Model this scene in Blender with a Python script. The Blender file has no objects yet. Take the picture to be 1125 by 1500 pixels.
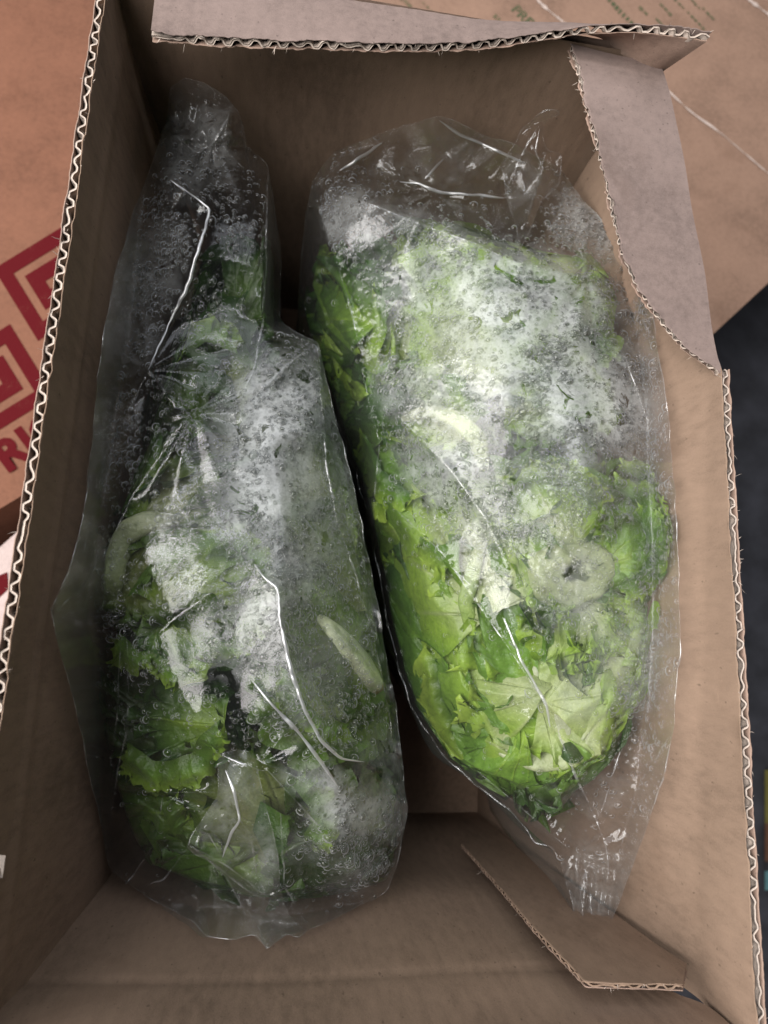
import bpy, math, random
import numpy as np
from mathutils import Vector, Matrix
from mathutils.geometry import delaunay_2d_cdt

random.seed(7)
rng = np.random.default_rng(11)
sc = bpy.context.scene
col = sc.collection

# ------------------------------------------------------------------ camera
FOC = 980.0
CAM_H = 0.27                       # height of the lens over the rim of the box (rim = z 0)
_D = np.array([-142.0, 180.0, 980.0]); _D /= np.linalg.norm(_D)
_L = np.array([225.0, -5150.0, 980.0]); _L /= np.linalg.norm(_L)
_L -= _D * _L.dot(_D); _L /= np.linalg.norm(_L)
AZ = -_D; AY = _L; AX = np.cross(AY, AZ)
camd = bpy.data.cameras.new("camera")
camd.sensor_fit = 'VERTICAL'; camd.sensor_height = 36.0
camd.lens = 36.0 * FOC / 1500.0
camd.clip_start = 0.01; camd.clip_end = 50.0
camd.dof.use_dof = True; camd.dof.focus_distance = 0.315; camd.dof.aperture_fstop = 9.0
cam = bpy.data.objects.new("camera", camd); col.objects.link(cam)
cam.matrix_world = Matrix(((AX[0], -AX[1], -AX[2], 0), (AY[0], -AY[1], -AY[2], 0),
                           (AZ[0], -AZ[1], -AZ[2], CAM_H), (0, 0, 0, 1)))
sc.camera = cam

# ------------------------------------------------------------------ light
w = bpy.data.worlds.new("World"); sc.world = w; w.use_nodes = True
bg = w.node_tree.nodes["Background"]
bg.inputs[0].default_value = (0.80, 0.86, 1.0, 1); bg.inputs[1].default_value = 0.02


def area(name, loc, aim, sx, sy, watts, colr=(1, 1, 1)):
    d = bpy.data.lights.new(name, 'AREA'); d.shape = 'RECTANGLE'; d.size = sx; d.size_y = sy
    d.energy = watts; d.color = colr
    o = bpy.data.objects.new(name, d); col.objects.link(o); o.location = loc
    v = Vector(aim) - Vector(loc); o.rotation_euler = v.to_track_quat('-Z', 'Y').to_euler()
    return o


area("ceiling_tube_light", (0.10, 0.55, 1.70), (0.10, 0.30, 0.0), 2.4, 0.10, 6, (0.95, 0.97, 1.0))
area("side_panel_light", (-1.10, -0.12, 1.10), (0.1, 0.10, -0.05), 1.5, 1.9, 57, (1.0, 0.97, 0.94))
area("far_panel_light", (0.10, 1.50, 1.60), (0.05, 0.1, -0.1), 3.0, 1.4, 17, (0.89, 0.93, 1.0))
sc.view_settings.view_transform = 'Standard'; sc.view_settings.look = 'None'
sc.view_settings.exposure = 0.3; sc.view_settings.gamma = 1.0
sc.cycles.max_bounces = 10; sc.cycles.transparent_max_bounces = 32
sc.cycles.diffuse_bounces = 1; sc.cycles.glossy_bounces = 4; sc.cycles.transmission_bounces = 8
sc.cycles.caustics_reflective = False; sc.cycles.caustics_refractive = False
sc.cycles.use_denoising = True


# ------------------------------------------------------------------ helpers
def ray(px, py):
    v = np.array([(px - 562.5) / FOC, (py - 750.0) / FOC, 1.0])
    return np.array([AX @ v, AY @ v, AZ @ v])


def P(px, py, z=0.0):
    r = ray(px, py); t = (z - CAM_H) / r[2]
    return np.array([r[0] * t, r[1] * t, z])


def PY(px, py, y):
    r = ray(px, py); t = y / r[1]
    return np.array([r[0] * t, y, CAM_H + r[2] * t])


def Pn(px, py, z):                                     # vectorised P
    px, py, z = np.broadcast_arrays(np.asarray(px, float), np.asarray(py, float), np.asarray(z, float))
    a = (px - 562.5) / FOC; b = (py - 750.0) / FOC
    rx = AX[0] * a + AX[1] * b + AX[2]; ry = AY[0] * a + AY[1] * b + AY[2]; rz = AZ[0] * a + AZ[1] * b + AZ[2]
    t = (z - CAM_H) / rz
    return np.stack([rx * t, ry * t, z], -1)


def to_px(p):
    p = np.asarray(p, float) - np.array([0, 0, CAM_H])
    c = p[..., 0:1] * AX + p[..., 1:2] * AY + p[..., 2:3] * AZ
    return c[..., 0] / c[..., 2] * FOC + 562.5, c[..., 1] / c[..., 2] * FOC + 750.0


def vnoise(p, seed=0):                                 # smooth value noise, 0..1, p (...,k)
    p = np.asarray(p, float); k = p.shape[-1]
    i = np.floor(p).astype(np.int64); f = p - i; f = f * f * (3 - 2 * f)
    out = 0.0
    for c in range(2 ** k):
        wgt = 1.0; h = np.full(p.shape[:-1], seed * 7919 + 13, np.int64)
        for d in range(k):
            b = (c >> d) & 1
            wgt = wgt * (f[..., d] if b else 1 - f[..., d])
            h = (h * 1103515245 + (i[..., d] + b) * 374761393 + 12345) & 0x7fffffff
            h = h ^ (h >> 13)
        h = (h * 1274126177) & 0x7fffffff; h = h ^ (h >> 16)
        out = out + wgt * ((h & 0xffff) / 65535.0)
    return out


def tag(o, label=None, cat=None, group=None, kind=None):
    if label: o["label"] = label
    if cat: o["category"] = cat
    if group: o["group"] = group
    if kind: o["kind"] = kind
    return o


def empty(name, loc, label, cat, group=None):
    o = bpy.data.objects.new(name, None); col.objects.link(o); o.location = loc
    o.empty_display_size = 0.02
    return tag(o, label, cat, group)


def root_loc(o):
    v = np.zeros(3)
    while o is not None:
        v += np.array(o.location); o = o.parent
    return v


def mk(name, verts, faces, m, parent=None, smooth=True, attrs=None, colors=None):
    """one mesh object from world-space vertices"""
    verts = np.asarray(verts, float)
    if parent is not None: verts = verts - root_loc(parent)
    me = bpy.data.meshes.new(name)
    if isinstance(faces, np.ndarray):
        n, k = faces.shape
        me.vertices.add(len(verts)); me.vertices.foreach_set("co", verts.astype(np.float32).ravel())
        me.loops.add(n * k); me.loops.foreach_set("vertex_index", faces.astype(np.int32).ravel())
        me.polygons.add(n); me.polygons.foreach_set("loop_start", np.arange(0, n * k, k, dtype=np.int32))
        me.update(calc_edges=True)
    else:
        me.from_pydata([tuple(v) for v in verts], [], [tuple(int(i) for i in f) for f in faces])
    me.validate()
    if smooth: me.polygons.foreach_set("use_smooth", np.ones(len(me.polygons), bool))
    for k, a in (attrs or {}).items():
        at = me.attributes.new(k, 'FLOAT', 'POINT'); at.data.foreach_set("value", np.asarray(a, np.float32))
    if colors is not None:
        at = me.attributes.new("tint", 'FLOAT_COLOR', 'POINT')
        c4 = np.concatenate([colors, np.ones((len(colors), 1))], 1)
        at.data.foreach_set("color", c4.astype(np.float32).ravel())
    me.materials.append(m)
    o = bpy.data.objects.new(name, me); col.objects.link(o); o.parent = parent
    return o


def grid_faces(nu, nv, off=0):                         # index = i*nv + j
    i, j = np.meshgrid(np.arange(nu - 1), np.arange(nv - 1), indexing='ij')
    a = (i * nv + j).ravel() + off
    return np.stack([a, a + nv, a + nv + 1, a + 1], 1)


def resample(pts, n):
    pts = np.asarray(pts, float)
    d = np.r_[0, np.cumsum(np.linalg.norm(np.diff(pts, axis=0), axis=1))]
    s = np.linspace(0, d[-1], n)
    return np.stack([np.interp(s, d, pts[:, k]) for k in range(pts.shape[1])], 1)


def smooth_path(pts, n, it=3):
    q = resample(pts, n)
    for _ in range(it * max(1, n // 40)):
        q[1:-1] = 0.25 * q[:-2] + 0.5 * q[1:-1] + 0.25 * q[2:]
    return q


# ------------------------------------------------------------------ materials
class NT:
    def __init__(s, name):
        s.m = bpy.data.materials.new(name); s.m.use_nodes = True
        s.t = s.m.node_tree; s.t.nodes.clear()
        s.out = s.n('ShaderNodeOutputMaterial')

    def n(s, typ, **kw):
        nd = s.t.nodes.new(typ)
        for k, v in kw.items(): setattr(nd, k, v)
        return nd

    def l(s, a, b): s.t.links.new(a, b)

    def coord(s):
        return s.n('ShaderNodeNewGeometry').outputs['Position']

    def noise(s, scale, detail=3, rough=.55, vec=None, dist=0.0):
        nd = s.n('ShaderNodeTexNoise'); nd.inputs['Scale'].default_value = scale
        nd.inputs['Detail'].default_value = detail; nd.inputs['Roughness'].default_value = rough
        nd.inputs['Distortion'].default_value = dist
        s.l(vec if vec is not None else s.coord(), nd.inputs['Vector']); return nd.outputs['Fac']

    def math(s, op, a, b=None, c=None, clamp=False):
        nd = s.n('ShaderNodeMath', operation=op, use_clamp=clamp)
        for i, x in enumerate((a, b, c)):
            if x is None: continue
            if isinstance(x, (int, float)): nd.inputs[i].default_value = x
            else: s.l(x, nd.inputs[i])
        return nd.outputs[0]

    def ramp(s, fac, stops):
        nd = s.n('ShaderNodeValToRGB'); el = nd.color_ramp.elements
        while len(el) < len(stops): el.new(0.5)
        for e, (p, c) in zip(el, stops):
            e.position = p; e.color = (*c, 1) if len(c) == 3 else c
        s.l(fac, nd.inputs[0]); return nd.outputs[0]

    def maprange(s, v, a, b, c=0.0, d=1.0, smooth=True):
        nd = s.n('ShaderNodeMapRange'); nd.interpolation_type = 'SMOOTHSTEP' if smooth else 'LINEAR'
        s.l(v, nd.inputs[0])
        for i, x in enumerate((a, b, c, d)): nd.inputs[1 + i].default_value = x
        return nd.outputs[0]

    def mixc(s, fac, a, b, mode='MIX'):
        nd = s.n('ShaderNodeMix', data_type='RGBA', blend_type=mode)
        for sock, x in ((nd.inputs[0], fac), (nd.inputs[6], a), (nd.inputs[7], b)):
            if isinstance(x, (int, float)): sock.default_value = x
            elif isinstance(x, tuple): sock.default_value = (*x, 1)
            else: s.l(x, sock)
        return nd.outputs[2]

    def bump(s, h, strength, dist, normal=None):
        nd = s.n('ShaderNodeBump'); nd.inputs['Strength'].default_value = strength
        nd.inputs['Distance'].default_value = dist; s.l(h, nd.inputs['Height'])
        if normal is not None: s.l(normal, nd.inputs['Normal'])
        return nd.outputs[0]

    def sheet_fresnel(s, f0, f90, power, normal=None):
        lw = s.n('ShaderNodeLayerWeight'); lw.inputs['Blend'].default_value = .5
        if normal is not None: s.l(normal, lw.inputs['Normal'])
        return s.math('ADD', s.math('MULTIPLY', s.math('POWER', lw.outputs['Facing'], power), f90 - f0), f0, clamp=True)

    def mixs(s, fac, a, b):
        nd = s.n('ShaderNodeMixShader')
        if isinstance(fac, (int, float)): nd.inputs[0].default_value = fac
        else: s.l(fac, nd.inputs[0])
        s.l(a, nd.inputs[1]); s.l(b, nd.inputs[2]); return nd.outputs[0]


def kraft(name, base, dark=.64, light=1.20, rough=.85, streak=(1, 1, 1), speck=.55):
    t = NT(name)
    mp = t.n('ShaderNodeMapping'); t.l(t.coord(), mp.inputs[0]); mp.inputs['Scale'].default_value = streak
    v = mp.outputs[0]
    big = t.noise(18, 4, .6, v); mid = t.noise(260, 4, .65, v); fine = t.noise(1500, 2, .6)
    m = t.math('ADD', t.math('MULTIPLY', big, .45), t.math('MULTIPLY', mid, .35))
    m = t.math('ADD', m, t.math('MULTIPLY', fine, .20))
    m = t.math('ADD', m, t.math('MULTIPLY', t.math('SUBTRACT', t.noise(7, 3, .5), .5), .22))
    b = np.array(base)
    c = t.ramp(m, [(.32, tuple(b * dark)), (.50, tuple(b)), (.68, tuple(np.minimum(b * light, 1)))])
    c = t.mixc(t.maprange(t.noise(13, 6, .6, None, .8), .56, .70, 0, .30), c, tuple(b * np.array((.55, .50, .46))))
    c = t.mixc(t.maprange(t.noise(34, 5, .75, None, 2.5), .66, .74, 0, .22), c, tuple(np.minimum(b * 1.5, 1)))
    sp = t.n('ShaderNodeTexVoronoi'); sp.inputs['Scale'].default_value = 330; t.l(v, sp.inputs['Vector'])
    spn = t.noise(420, 2)
    spm = t.math('MULTIPLY', t.maprange(sp.outputs['Distance'], .26, .12), t.maprange(spn, .56, .66))
    c = t.mixc(t.math('MULTIPLY', spm, speck), c, tuple(b * .33))
    bs = t.n('ShaderNodeBsdfPrincipled'); t.l(c, bs.inputs['Base Color']); bs.inputs['Roughness'].default_value = rough
    bs.inputs['Specular IOR Level'].default_value = .25
    t.l(t.bump(m, .5, .0008), bs.inputs['Normal'])
    t.l(bs.outputs[0], t.out.inputs[0]); return t.m


def plain(name, c, rough=.6, var=.15, scale=120):
    t = NT(name); n = t.noise(scale, 4); b = np.array(c)
    cc = t.ramp(n, [(.3, tuple(b * (1 - var))), (.7, tuple(b * (1 + var)))])
    bs = t.n('ShaderNodeBsdfPrincipled'); t.l(cc, bs.inputs['Base Color']); bs.inputs['Roughness'].default_value = rough
    t.l(t.bump(n, .2, .001), bs.inputs['Normal'])
    t.l(bs.outputs[0], t.out.inputs[0]); return t.m


M = {}
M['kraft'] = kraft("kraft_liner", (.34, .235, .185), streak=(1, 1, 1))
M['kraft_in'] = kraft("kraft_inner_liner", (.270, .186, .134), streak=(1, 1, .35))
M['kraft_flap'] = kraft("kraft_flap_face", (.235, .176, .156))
M['flute'] = kraft("flute_paper", (.54, .45, .385), speck=.35)
M['orange_kraft'] = kraft("orange_kraft", (.205, .092, .056))
M['tan_kraft'] = kraft("tan_kraft", (.315, .195, .138))
M['pale_board'] = kraft("pale_board", (.50, .40, .375), speck=.1)
def ink(name, c, board, cover):
    t = NT(name); n = t.math('ADD', t.math('MULTIPLY', t.noise(900, 3, .7), .6), t.math('MULTIPLY', t.noise(60, 4, .6), .4))
    cc = t.mixc(t.maprange(n, cover, cover + .10, 0, .75), tuple(c), tuple(board))
    bs = t.n('ShaderNodeBsdfPrincipled'); t.l(cc, bs.inputs['Base Color']); bs.inputs['Roughness'].default_value = .9
    bs.inputs['Specular IOR Level'].default_value = .15
    t.l(bs.outputs[0], t.out.inputs[0]); return t.m


M['red_ink'] = ink("red_ink", (.095, .005, .008), (.20, .085, .055), .58)
M['green_ink'] = ink("green_ink", (.085, .105, .055), (.28, .18, .12), .46)
M['scuff'] = plain("scuffed_paper", (.62, .50, .44), .9)
M['floor'] = plain("dark_floor", (.030, .030, .037), .7, .5, 22)
M['yellow'] = plain("yellow_wrap", (.20, .18, .05), .6)
M['turquoise'] = plain("turquoise_print", (.12, .26, .28), .6)
M['orange_w'] = plain("orange_print", (.14, .07, .045), .6)


def leaf_mat():
    t = NT("lettuce_leaf")
    a = t.n('ShaderNodeAttribute', attribute_name="tint").outputs['Color']
    n1 = t.noise(140, 4, .6); n2 = t.noise(700, 3, .6)
    k = t.math('ADD', t.math('MULTIPLY', n1, .9), t.math('MULTIPLY', n2, .45))
    c = t.mixc(1.0, a, t.ramp(k, [(.40, (.62, .66, .55)), (.68, (1, 1, 1)), (.95, (1.25, 1.2, 1.2))]), 'MULTIPLY')
    nb = t.bump(k, .75, .0014)
    df = t.n('ShaderNodeBsdfDiffuse'); t.l(c, df.inputs[0]); t.l(nb, df.inputs['Normal'])
    tr = t.n('ShaderNodeBsdfTranslucent')
    t.l(t.mixc(1.0, c, (1.0, 1.05, .55), 'MULTIPLY'), tr.inputs[0]); t.l(nb, tr.inputs['Normal'])
    gl = t.n('ShaderNodeBsdfGlossy'); gl.inputs['Roughness'].default_value = .28; t.l(nb, gl.inputs['Normal'])
    s = t.mixs(.36, df.outputs[0], tr.outputs[0])
    t.l(t.mixs(t.sheet_fresnel(.035, .6, 4.5, nb), s, gl.outputs[0]), t.out.inputs[0]); return t.m


def film_mat():
    t = NT("clear_bag_film")
    fog = t.n('ShaderNodeAttribute', attribute_name="fog").outputs['Fac']
    wet = t.n('ShaderNodeAttribute', attribute_name="wet").outputs['Fac']
    big = t.noise(46, 5, .62, None, .6); mid = t.noise(210, 4, .6); fine = t.noise(1500, 2, .7)
    clear = t.noise(75, 4, .55, None, 1.2)
    v = t.math('ADD', t.math('MULTIPLY', t.math('SUBTRACT', big, .5), 1.5), t.math('MULTIPLY', t.math('SUBTRACT', mid, .5), .55))
    v = t.math('ADD', v, t.math('MULTIPLY', t.math('SUBTRACT', fine, .5), .30))
    f = t.maprange(t.math('ADD', t.math('MULTIPLY', v, t.math('MINIMUM', t.math('MULTIPLY', fog, 1.6), 1.0)), fog), .12, 1.08, 0, .80, False)
    gr = t.maprange(t.noise(820, 2, .65), .36, .60, .86, 1.06)
    f = t.math('MULTIPLY', t.math('MULTIPLY', f, gr), t.maprange(clear, .34, .39))
    v2 = t.n('ShaderNodeTexVoronoi'); v2.inputs['Scale'].default_value = 185; t.l(t.coord(), v2.inputs['Vector'])
    f = t.math('MULTIPLY', f, t.maprange(t.math('SUBTRACT', v2.outputs['Distance'], t.math('MULTIPLY', mid, .30)), -.02, .12, .55, 1.0))          # patches wiped clear
    vo = t.n('ShaderNodeTexVoronoi'); vo.inputs['Scale'].default_value = 1050; t.l(t.coord(), vo.inputs['Vector'])
    vh = t.maprange(vo.outputs['Distance'], .55, .1)
    hb = t.math('MULTIPLY', vh, t.math('MINIMUM', wet, 1.0))
    nb = t.bump(hb, .14, .0003)
    tp = t.n('ShaderNodeBsdfTransparent'); tp.inputs[0].default_value = (.985, .987, .99, 1)
    df = t.n('ShaderNodeBsdfDiffuse'); df.inputs[0].default_value = (.86, .88, .88, 1); t.l(nb, df.inputs['Normal'])
    tl = t.n('ShaderNodeBsdfTranslucent'); tl.inputs[0].default_value = (.86, .90, .86, 1)
    gl = t.n('ShaderNodeBsdfGlossy'); gl.inputs['Roughness'].default_value = .15; t.l(nb, gl.inputs['Normal'])
    lw = t.n('ShaderNodeLayerWeight'); lw.inputs['Blend'].default_value = .5
    hz = t.math('ADD', t.math('MULTIPLY', t.math('POWER', lw.outputs['Facing'], 4.0), .20), .014)
    f = t.math('MAXIMUM', f, hz)
    base = t.mixs(f, tp.outputs[0], t.mixs(.42, df.outputs[0], tl.outputs[0]))
    t.l(t.mixs(t.sheet_fresnel(.060, .75, 3.0, nb), base, gl.outputs[0]), t.out.inputs[0]); return t.m


def water_mat():
    t = NT("water_drop")
    rf = t.n('ShaderNodeBsdfRefraction'); rf.inputs['IOR'].default_value = 1.25; rf.inputs['Roughness'].default_value = .02
    tp = t.n('ShaderNodeBsdfTransparent')
    gl = t.n('ShaderNodeBsdfGlossy'); gl.inputs['Roughness'].default_value = .03
    lw = t.n('ShaderNodeLayerWeight'); lw.inputs['Blend'].default_value = .5
    rim = t.maprange(lw.outputs['Facing'], .30, .72, 0, .62)  # drop edges whitened to paint in their bright ring of bent light
    df = t.n('ShaderNodeBsdfDiffuse'); df.inputs[0].default_value = (.9, .92, .95, 1)
    tl = t.n('ShaderNodeBsdfTranslucent'); tl.inputs[0].default_value = (.9, .92, .95, 1)
    b = t.mixs(.6, rf.outputs[0], tp.outputs[0])
    b = t.mixs(rim, b, t.mixs(.5, df.outputs[0], tl.outputs[0]))
    t.l(t.mixs(t.sheet_fresnel(.04, .8, 4.0), b, gl.outputs[0]), t.out.inputs[0]); return t.m


def fold_mat():
    t = NT("folded_film_edge")
    tp = t.n('ShaderNodeBsdfTransparent'); df = t.n('ShaderNodeBsdfDiffuse'); df.inputs[0].default_value = (.85, .87, .9, 1)
    gl = t.n('ShaderNodeBsdfGlossy'); gl.inputs['Roughness'].default_value = .10
    n = t.maprange(t.noise(120, 3, .6), .40, .62, .10, 1.0)
    b = t.mixs(t.math('MULTIPLY', n, .16), tp.outputs[0], df.outputs[0])
    t.l(t.mixs(t.math('MULTIPLY', n, t.sheet_fresnel(.20, .6, 3.0)), b, gl.outputs[0]), t.out.inputs[0]); return t.m


def bright_fold_mat():
    t = NT("sharp_film_crease")
    tp = t.n('ShaderNodeBsdfTransparent'); df = t.n('ShaderNodeBsdfDiffuse'); df.inputs[0].default_value = (.9, .92, .95, 1)
    gl = t.n('ShaderNodeBsdfGlossy'); gl.inputs['Roughness'].default_value = .30
    t.l(t.mixs(.42, t.mixs(.30, tp.outputs[0], df.outputs[0]), gl.outputs[0]), t.out.inputs[0]); return t.m


M['crease'] = bright_fold_mat(); M['fold'] = fold_mat(); M['leaf'] = leaf_mat(); M['film'] = film_mat(); M['water'] = water_mat()

# ------------------------------------------------------------------ the setting
ZT = -0.325                        # tops of the cartons this box stands on
ZF = -0.60                         # floor
fl = mk("floor", [(-4, -4, ZF), (4, -4, ZF), (4, 4, ZF), (-4, 4, ZF)], [(0, 1, 2, 3)], M['floor'], None, False)
tag(fl, kind="structure")


def carton(name, corner, du, dv, a, b, height, mat, label, cat):
    """a closed carton: corner (world xy), unit axes du, dv, sizes a, b; top at ZT"""
    c = np.array([*corner, ZT]); du = np.array([*du, 0.]); dv = np.array([*dv, 0.])
    ctr = c + du * a / 2 + dv * b / 2
    r = empty(name, (ctr[0], ctr[1], ZT - height), label, cat)
    n = 14; U, V = np.meshgrid(np.linspace(0, 1, n), np.linspace(0, 1, n), indexing='ij')
    top = c + U[..., None] * du * a + V[..., None] * dv * b
    top[..., 2] += -.0015 * ((U < .01) | (U > .99) | (V < .01) | (V > .99))
    mk("top_panel", top.reshape(-1, 3), grid_faces(n, n), mat, r)
    cs = [c, c + du * a, c + du * a + dv * b, c + dv * b]
    for k in range(4):
        p, q = cs[k] - [0, 0, .002], cs[(k + 1) % 4] - [0, 0, .002]
        mk("side_panel", [p, q, q - [0, 0, height - .002], p - [0, 0, height - .002]], [(0, 1, 2, 3)], mat, r, False)
    return r, c, du, dv


def unit2(p, q):
    d = np.array(q[:2]) - np.array(p[:2]); return d / np.linalg.norm(d)


# left carton: near edge runs through these two pixels on the plane ZT
e0, e1 = P(0, 744, ZT), P(60, 708, ZT)
du = unit2(e0, e1); dv = np.array([-du[1], du[0]])
cornerA = P(478, 440, ZT)[:2]; cornerA = e0[:2] + du * np.dot(cornerA - e0[:2], du)
left_carton, cA, duA, dvA = carton("brown_carton", cornerA - du * .52, du, dv, .52, .62, ZT - ZF, M['orange_kraft'],
                                   "orange brown carton with red square emblem and red letters, left of the open box", "carton")
e0, e1 = P(1055, 480, ZT), P(1125, 415, ZT)
duB = unit2(e0, e1); dvB = np.array([-duB[1], duB[0]])
right_carton, cB, duB3, dvB3 = carton("tan_carton", e0[:2] - duB * .17, duB, dvB, .62, .62, ZT - ZF, M['tan_kraft'],
                                      "tan carton with green print and pale scuff lines, beyond the torn flaps at top right", "carton")
du2 = unit2(P(0, 800, ZT), P(25, 778, ZT)); dv2 = np.array([-du2[1], du2[0]])
white_carton, cC, duC, dvC = carton("pale_carton", P(0, 800, ZT)[:2] - du2 * .25 - dv2 * .38, du2, dv2, .50, .38, ZT - ZF, M['pale_board'],
                                    "pale pinkish carton with a red mark, below the orange brown one", "carton")


def decal(name, pts2, mat, parent, z=ZT + .0005, label=None):
    """a flat printed shape given as a pixel polygon on the carton top"""
    v = [P(x, y, z) for x, y in pts2]
    # follow the slight doming of the panel
    o = mk(name, v, [tuple(range(len(v)))], mat, parent, False)
    return o


def ring(name, outer, inner, mat, parent, z):
    n = len(outer); v = [P(x, y, z) for x, y in outer] + [P(x, y, z) for x, y in inner]
    f = [(i, (i + 1) % n, n + (i + 1) % n, n + i) for i in range(n)]
    return mk(name, v, f, mat, parent, False)


ZP = ZT + .0005
# red emblem of nested squares (axes: along the near edge and across it)
ax_ = np.array([.852, -.523]); ay_ = np.array([.523, .852])


def sq(c, s, r=1.0):
    c = np.array(c, float)
    return [tuple(c + ax_ * a * s + ay_ * b * s * r) for a, b in ((-1, -1), (1, -1), (1, 1), (-1, 1))]


for (cx, cy, s) in ((76, 414, 62), (-6, 560, 62), (160, 505, 55)):
    g = ring("printed_emblem", sq((cx, cy), s), sq((cx, cy), s - 21), M['red_ink'], left_carton, ZP)
    ring("emblem_core", sq((cx, cy), 29), sq((cx, cy), 7), M['red_ink'], g, ZP)


def text_mesh(name, body, px0, px1, hpx, mat, parent, z, bold=.02, shear=0):
    """lettering set on the plane z: baseline from pixel px0 towards px1, cap height in pixels"""
    cu = bpy.data.curves.new(name, 'FONT'); cu.body = body; cu.offset = bold; cu.size = 1.0; cu.resolution_u = 3
    ob = bpy.data.objects.new(name, cu); col.objects.link(ob)
    dg = bpy.context.evaluated_depsgraph_get()
    me = bpy.data.meshes.new_from_object(ob.evaluated_get(dg))
    bpy.data.objects.remove(ob)
    a = P(*px0, z); b = P(*px1, z); u = (b - a) / np.linalg.norm(b - a); vv = np.array([-u[1], u[0], 0])
    s = hpx / FOC * (CAM_H - z) / .69
    co = np.array([v.co[:] for v in me.vertices])
    wv = a + co[:, 0:1] * s * u + co[:, 1:2] * s * vv
    fs = [tuple(p.vertices) for p in me.polygons]
    bpy.data.meshes.remove(me)
    return mk(name, wv, fs, mat, parent, False)


text_mesh("printed_letters", "RIG", (10, 692), (96, 636), 44, M['red_ink'], left_carton, ZP, .045)
text_mesh("printed_letters", "PRE", (748, 14), (800, 66), 19, M['green_ink'], right_carton, ZT + .0005, .03)
# rows of small green print too worn to read
for (x, y, ln, th) in ((893, -4, 62, 9), (938, 8, 20, 5), (962, 26, 24, 5), (984, -8, 30, 4), (1008, 16, 38, 4), (998, -18, 44, 4), (1030, 10, 26, 4),
                       (968, 4, 26, 4), (726, 20, 14, 7), (588, -8, 26, 7), (620, 2, 40, 4), (1000, 52, 22, 5)):
    k = max(2, int(ln / 7)); vs = []; fs = []
    for i in range(k):
        a0 = ln * i / k; a1 = a0 + ln / k * random.uniform(.5, .92); t0 = th * random.uniform(.6, 1.0)
        q = [(x + .69 * a + (-.69) * b, y + .72 * a + .72 * b) for a, b in ((a0, 0), (a1, 0), (a1, t0), (a0, t0))]
        fs.append(tuple(range(len(vs), len(vs) + 4))); vs += [P(*p, ZT + .0005) for p in q]
    mk("printed_line", vs, fs, M['green_ink'], right_carton, False)
# pale scuffed creases across the tan carton
for pts, wd in (([(775, -12), (800, 12), (830, 36)], 6), ([(965, 120), (1010, 162), (1060, 198), (1135, 262)], 4), ([(1085, -10), (1135, 28)], 7)):
    q = resample(pts, 40); nrm = np.gradient(q, axis=0); nrm = np.stack([-nrm[:, 1], nrm[:, 0]], 1); nrm /= np.linalg.norm(nrm, axis=1)[:, None]
    ww = wd * .36 * np.clip(1.9 * vnoise(np.arange(40)[:, None] * .55, 3) - .35, .06, 1.2)[:, None]; q = q + (vnoise(np.stack([np.arange(40) * .5, np.zeros(40)], 1), 8)[:, None] - .5) * 4
    A, B = q + nrm * ww, q - nrm * ww
    v = np.stack([Pn(A[:, 0], A[:, 1], ZT + .0008), Pn(B[:, 0], B[:, 1], ZT + .0008)], 1).reshape(-1, 3)
    mk("scuffed_crease", v, grid_faces(40, 2), M['scuff'], right_carton)
decal("printed_mark", [(-8, 846), (10, 838), (13, 862), (-6, 880)], M['red_ink'], white_carton, ZT + .0005)

# small bright packet lying on the floor at the right edge
pc = P(1136, 1215, ZF)
packet = empty("snack_packet", (pc[0], pc[1], ZF), "small packet striped yellow, orange and turquoise on the dark floor, right of the open box", "packet")
n = 13; U, V = np.meshgrid(np.linspace(0, 1, n), np.linspace(0, 1, n), indexing='ij')
for nm, ya, yb, mt in (("yellow_band", 1128, 1206, 'yellow'), ("orange_band", 1206, 1262, 'orange_w'), ("turquoise_band", 1276, 1304, 'turquoise'), ("dark_band", 1262, 1276, 'floor')):
    px = 1120 + U * 60; py = ya + V * (yb - ya)
    mk(nm, Pn(px, py, ZF + .004 + .022 * np.sin(U * math.pi) ** .6).reshape(-1, 3), grid_faces(n, n), M[mt], packet)


# ------------------------------------------------------------------ the open box
X0, X1 = -0.105, 0.195             # outer faces of the left and right wall
Y0, Y1 = -0.153, 0.302
TH = 0.0043                        # board thickness
ZB = -0.318
box = empty("open_cardboard_box", ((X0 + X1) / 2, (Y0 + Y1) / 2, ZB - .004),
            "open brown corrugated cardboard box with torn flaps, holding two bags of lettuce", "box")


def ruled(E, F, nv, vpow=1.6):
    v = np.linspace(0, 1, nv) ** vpow
    return E[:, None, :] * (1 - v)[None, :, None] + F[:, None, :] * v[None, :, None]


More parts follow.
